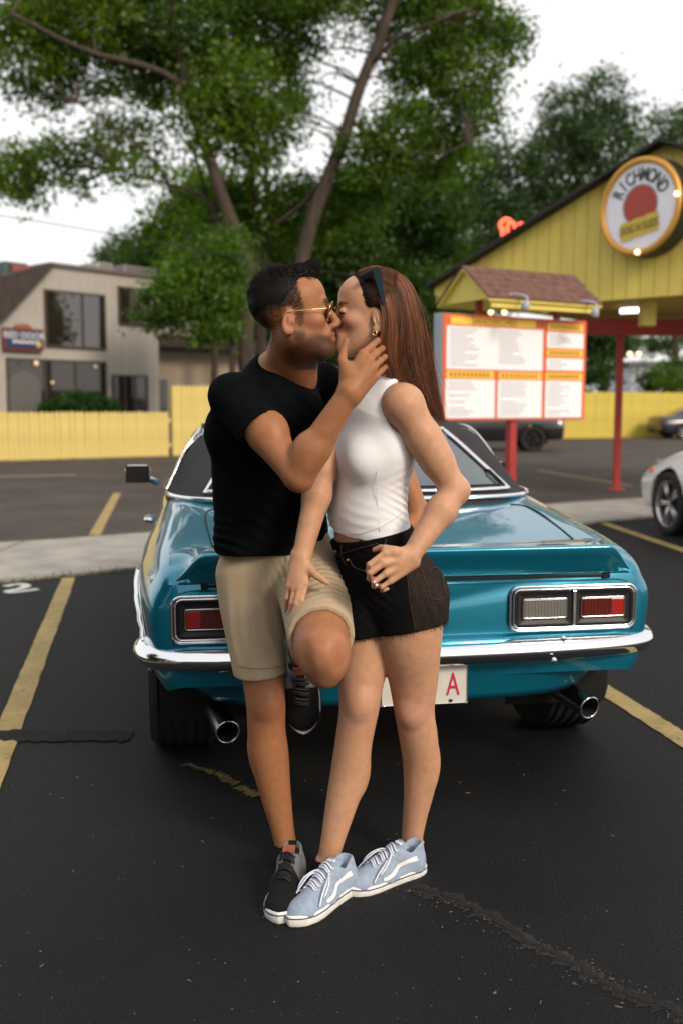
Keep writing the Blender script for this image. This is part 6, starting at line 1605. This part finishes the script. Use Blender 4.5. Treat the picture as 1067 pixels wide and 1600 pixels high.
# guide curves: front edge (by the ear) and back edge, down the photo
gF = crv([(570, 438), (584, 452), (594, 478), (599, 505), (592, 535), (590, 560), (604, 592), (634, 622), (668, 640)], 26)
gB = crv([(590, 430), (626, 436), (648, 462), (660, 492), (666, 530), (672, 568), (677, 604), (686, 636), (692, 664)], 26)
dY = np.interp(np.linspace(0, 1, 26), [0, .12, .3, .55, .8, 1], [.010, .055, .086, .088, .080, .055])
S = 4600
th = rng.uniform(0.02, math.pi*.98, S)**1.0; rad = rng.uniform(.80, 1.0, S); rad[:3200] = rng.uniform(.93, 1.02, 3200)
xe = np.sin(th)*rad; pathp = np.zeros((S, 26, 3))
vend = rng.uniform(.72, 1.0, S)
wob = rng.normal(0, 1, (S, 3)); ph = rng.uniform(0, 6.28, S)
for k in range(26):
    kk = k*vend; i0 = np.floor(kk).astype(int); fr = kk-i0; i1 = np.minimum(i0+1, 25)
    F_ = gF[i0]*(1-fr)[:, None]+gF[i1]*fr[:, None]; B_ = gB[i0]*(1-fr)[:, None]+gB[i1]*fr[:, None]; dd = dY[i0]*(1-fr)+dY[i1]*fr
    mid_ = np.clip((th-math.pi/2)/(math.pi/2), 0, 1)
    px = F_[:, 0]+(B_[:, 0]-F_[:, 0])*xe; py = F_[:, 1]+(B_[:, 1]-F_[:, 1])*xe
    Yk = 2.735-dd*np.cos(th)*rad
    v = k/25
    fly = np.where(np.arange(S) < 160, 3.0, 1.0)
    px = px+(wob[:, 0]*2.6*fly+3.6*np.sin(th*8+v*10)+2.0*np.sin(ph+v*9))*v; py = py+wob[:, 1]*2.0*v
    u_ = (px-533.5)/F_PX; vv = (800-py)/F_PX
    ry = _CP+vv*_SP; t_ = Yk/ry
    pathp[:, k, 0] = u_*t_; pathp[:, k, 1] = Yk; pathp[:, k, 2] = CAM_H+(-_SP+vv*_CP)*t_
_hc = qw(-.022, 0, .040); _hr = V((.101, .081, .086))
_u = ((pathp-_hc)@A_.T)/_hr; _k = np.linalg.norm(_u, axis=2, keepdims=True); _t = 1.0+.05*rad[:, None, None]*rng.uniform(.3, 1, (S, 1, 1))
_u = np.where(_k < _t, _u/np.maximum(_k, 1e-6)*_t, _u); pathp = (_u*_hr)@A_+_hc
for _ in range(6): pathp[:, 1:-1] = .5*pathp[:, 1:-1]+.25*(pathp[:, :-2]+pathp[:, 2:])
clump = .5+.5*np.sin(th*23+3*np.sin(th*7))
cc = (cb[None]*(.50+.60*clump[:, None])*rng.uniform(.75, 1.25, (S, 1)))*np.array([1, 1, 1])[None]
cc = cc*np.where(rng.random((S, 1)) < .15, 1.4, 1.0)
o = strands('hair_strands', pathp, np.full(S, .00105), cc, M_hair_b, None); world_child(o, wom)
# sleek front hair, swept back from the hairline; shade painted dark, fading to auburn
S2 = 1500
a = rng.uniform(-1.95, 1.95, S2)
hx0 = []
for i in range(S2):
    l0 = math.sin(a[i])*.078; uu = .036+math.cos(a[i])*.070+.004
    hl = .074-.042*abs(a[i]/1.57)**1.3+rng.normal(0, .003)-.30*max(0, .03-0)*0
    p0 = V((hl-.006, l0*.94, uu-.002)); p1 = V((hl-.03, l0*1.04, uu+.010)); p2 = V((-.02, l0*1.10, uu+.014)); p3 = V((-.06, l0*1.05, uu-.004))
    hx0.append([qw(*p) for p in crv([p0, p1, p2, p3], 8)])
hx0 = np.array(hx0); _u = ((hx0-qw(-.022, 0, .040))@A_.T)/V((.099, .079, .083)); _k = np.linalg.norm(_u, axis=2, keepdims=True); _t = rng.uniform(1.015, 1.05, (S2, 1, 1))
_t = np.where(np.arange(8)[None, :, None] == 0, .965, _t); hx0 = (_u/_k*_t*V((.099, .079, .083)))@A_+qw(-.022, 0, .040)
o = strands('hair_strands', hx0, np.full(S2, .0012), (V((.016, .008, .005))[None, None]*(1-np.linspace(0, 1, 8)[None, :, None]**2)+cb[None, None]*.85*np.linspace(0, 1, 8)[None, :, None]**2)*rng.uniform(.6, 1.4, (S2, 1, 1)), M_hair_b, None); world_child(o, wom)
# small drop earring and ring
ea = qw(-.008, .080 if A_[1][1] < 0 else -.080, -.056)
es = MB().tube([ea+.006*V((math.cos(t), 0, math.sin(t)))-V((0, .004, .004)) for t in np.linspace(0, 6.283, 13)[:-1]], .0016, 6, closed=True).build('earring', M_gold, None, True); world_child(es, wom)
rc = P_(583, 911, 2.500)
rg = MB().tube([rc+V((0.004*math.cos(t)+.0, .0102*math.cos(t+1.57), .0102*math.sin(t+1.57))) for t in np.linspace(0, 6.283, 17)[:-1]], .0012, 6, closed=True).build('ring', M_silver, None, True); world_child(rg, wom)
st = P_(588, 914, 2.487)
gm = MB().lathe([(0, .003), (.0022, .003), (.0034, .0012), (0, -.003)], basis(st, (1, 0, 0), (0, 0, -1), (0, -1, 0)), 8).build('gemstone', mat("gem", (.95, .95, 1), .05, spec=1.0), None); world_child(gm, wom)
# sunglasses pushed up on her head
sg = bpy.data.objects.new('sunglasses', None); COL.objects.link(sg); sg.empty_display_size = .05; world_child(sg, wom)
pB, pF = P_(589, 419, 2.64), P_(566, 433, 2.64)      # top corner, lower front corner on the near side
ax_f = nrm(V(pF)-V(pB)); ax_l = V((0, 1, 0)); ax_n = nrm(np.cross(ax_f, ax_l))
G = []
for sd, yc in ((0, .035), (1, .105)):
    ring = [V(pB)+ax_f*(.021+.021*math.copysign(abs(math.cos(t))**.6, math.cos(t)))+ax_l*(yc+.030*math.copysign(abs(math.sin(t))**.6, math.sin(t))) for t in np.linspace(0, 2*math.pi, 25)[:-1]]
    MB().tube(ring, .0038, 6, closed=True).build('rim', M_gloss_black, sg, True)
    c = sum(ring)/24; mesh('lens', list(ring)+[c], [(i, (i+1) % 24, 24) for i in range(24)], M_gloss_black, sg)
MB().prism([P_(563, 432, 2.642), P_(589, 417, 2.642), P_(592, 424, 2.642), P_(567, 439, 2.642)], (0, .006, 0)).build('rim_end', M_gloss_black, sg)
MB().tube([V(pB)+ax_f*.012+ax_l*.062, V(pB)+ax_f*.010+ax_l*.078], .004, 6).build('bridge', M_gloss_black, sg, True)
M_teal_sheen = mat("teal_sheen_acetate", (.01, .03, .04), .18, spec=.7)  # near-black temple, its teal reflection painted into the colour
for yy in (0.0, .145):
    a_ = V(pB)+ax_l*yy; b_ = V(P_(600, 474, 2.645+yy*.95))
    d = nrm(b_-a_); Lg = np.linalg.norm(b_-a_); sx = nrm(np.cross(d, V((0, 1, 0))))
    MB().prism([a_-sx*.013, a_+sx*.008, b_+sx*.003, b_-sx*.005], (0, .005, 0)).build('temple', M_teal_sheen, sg)
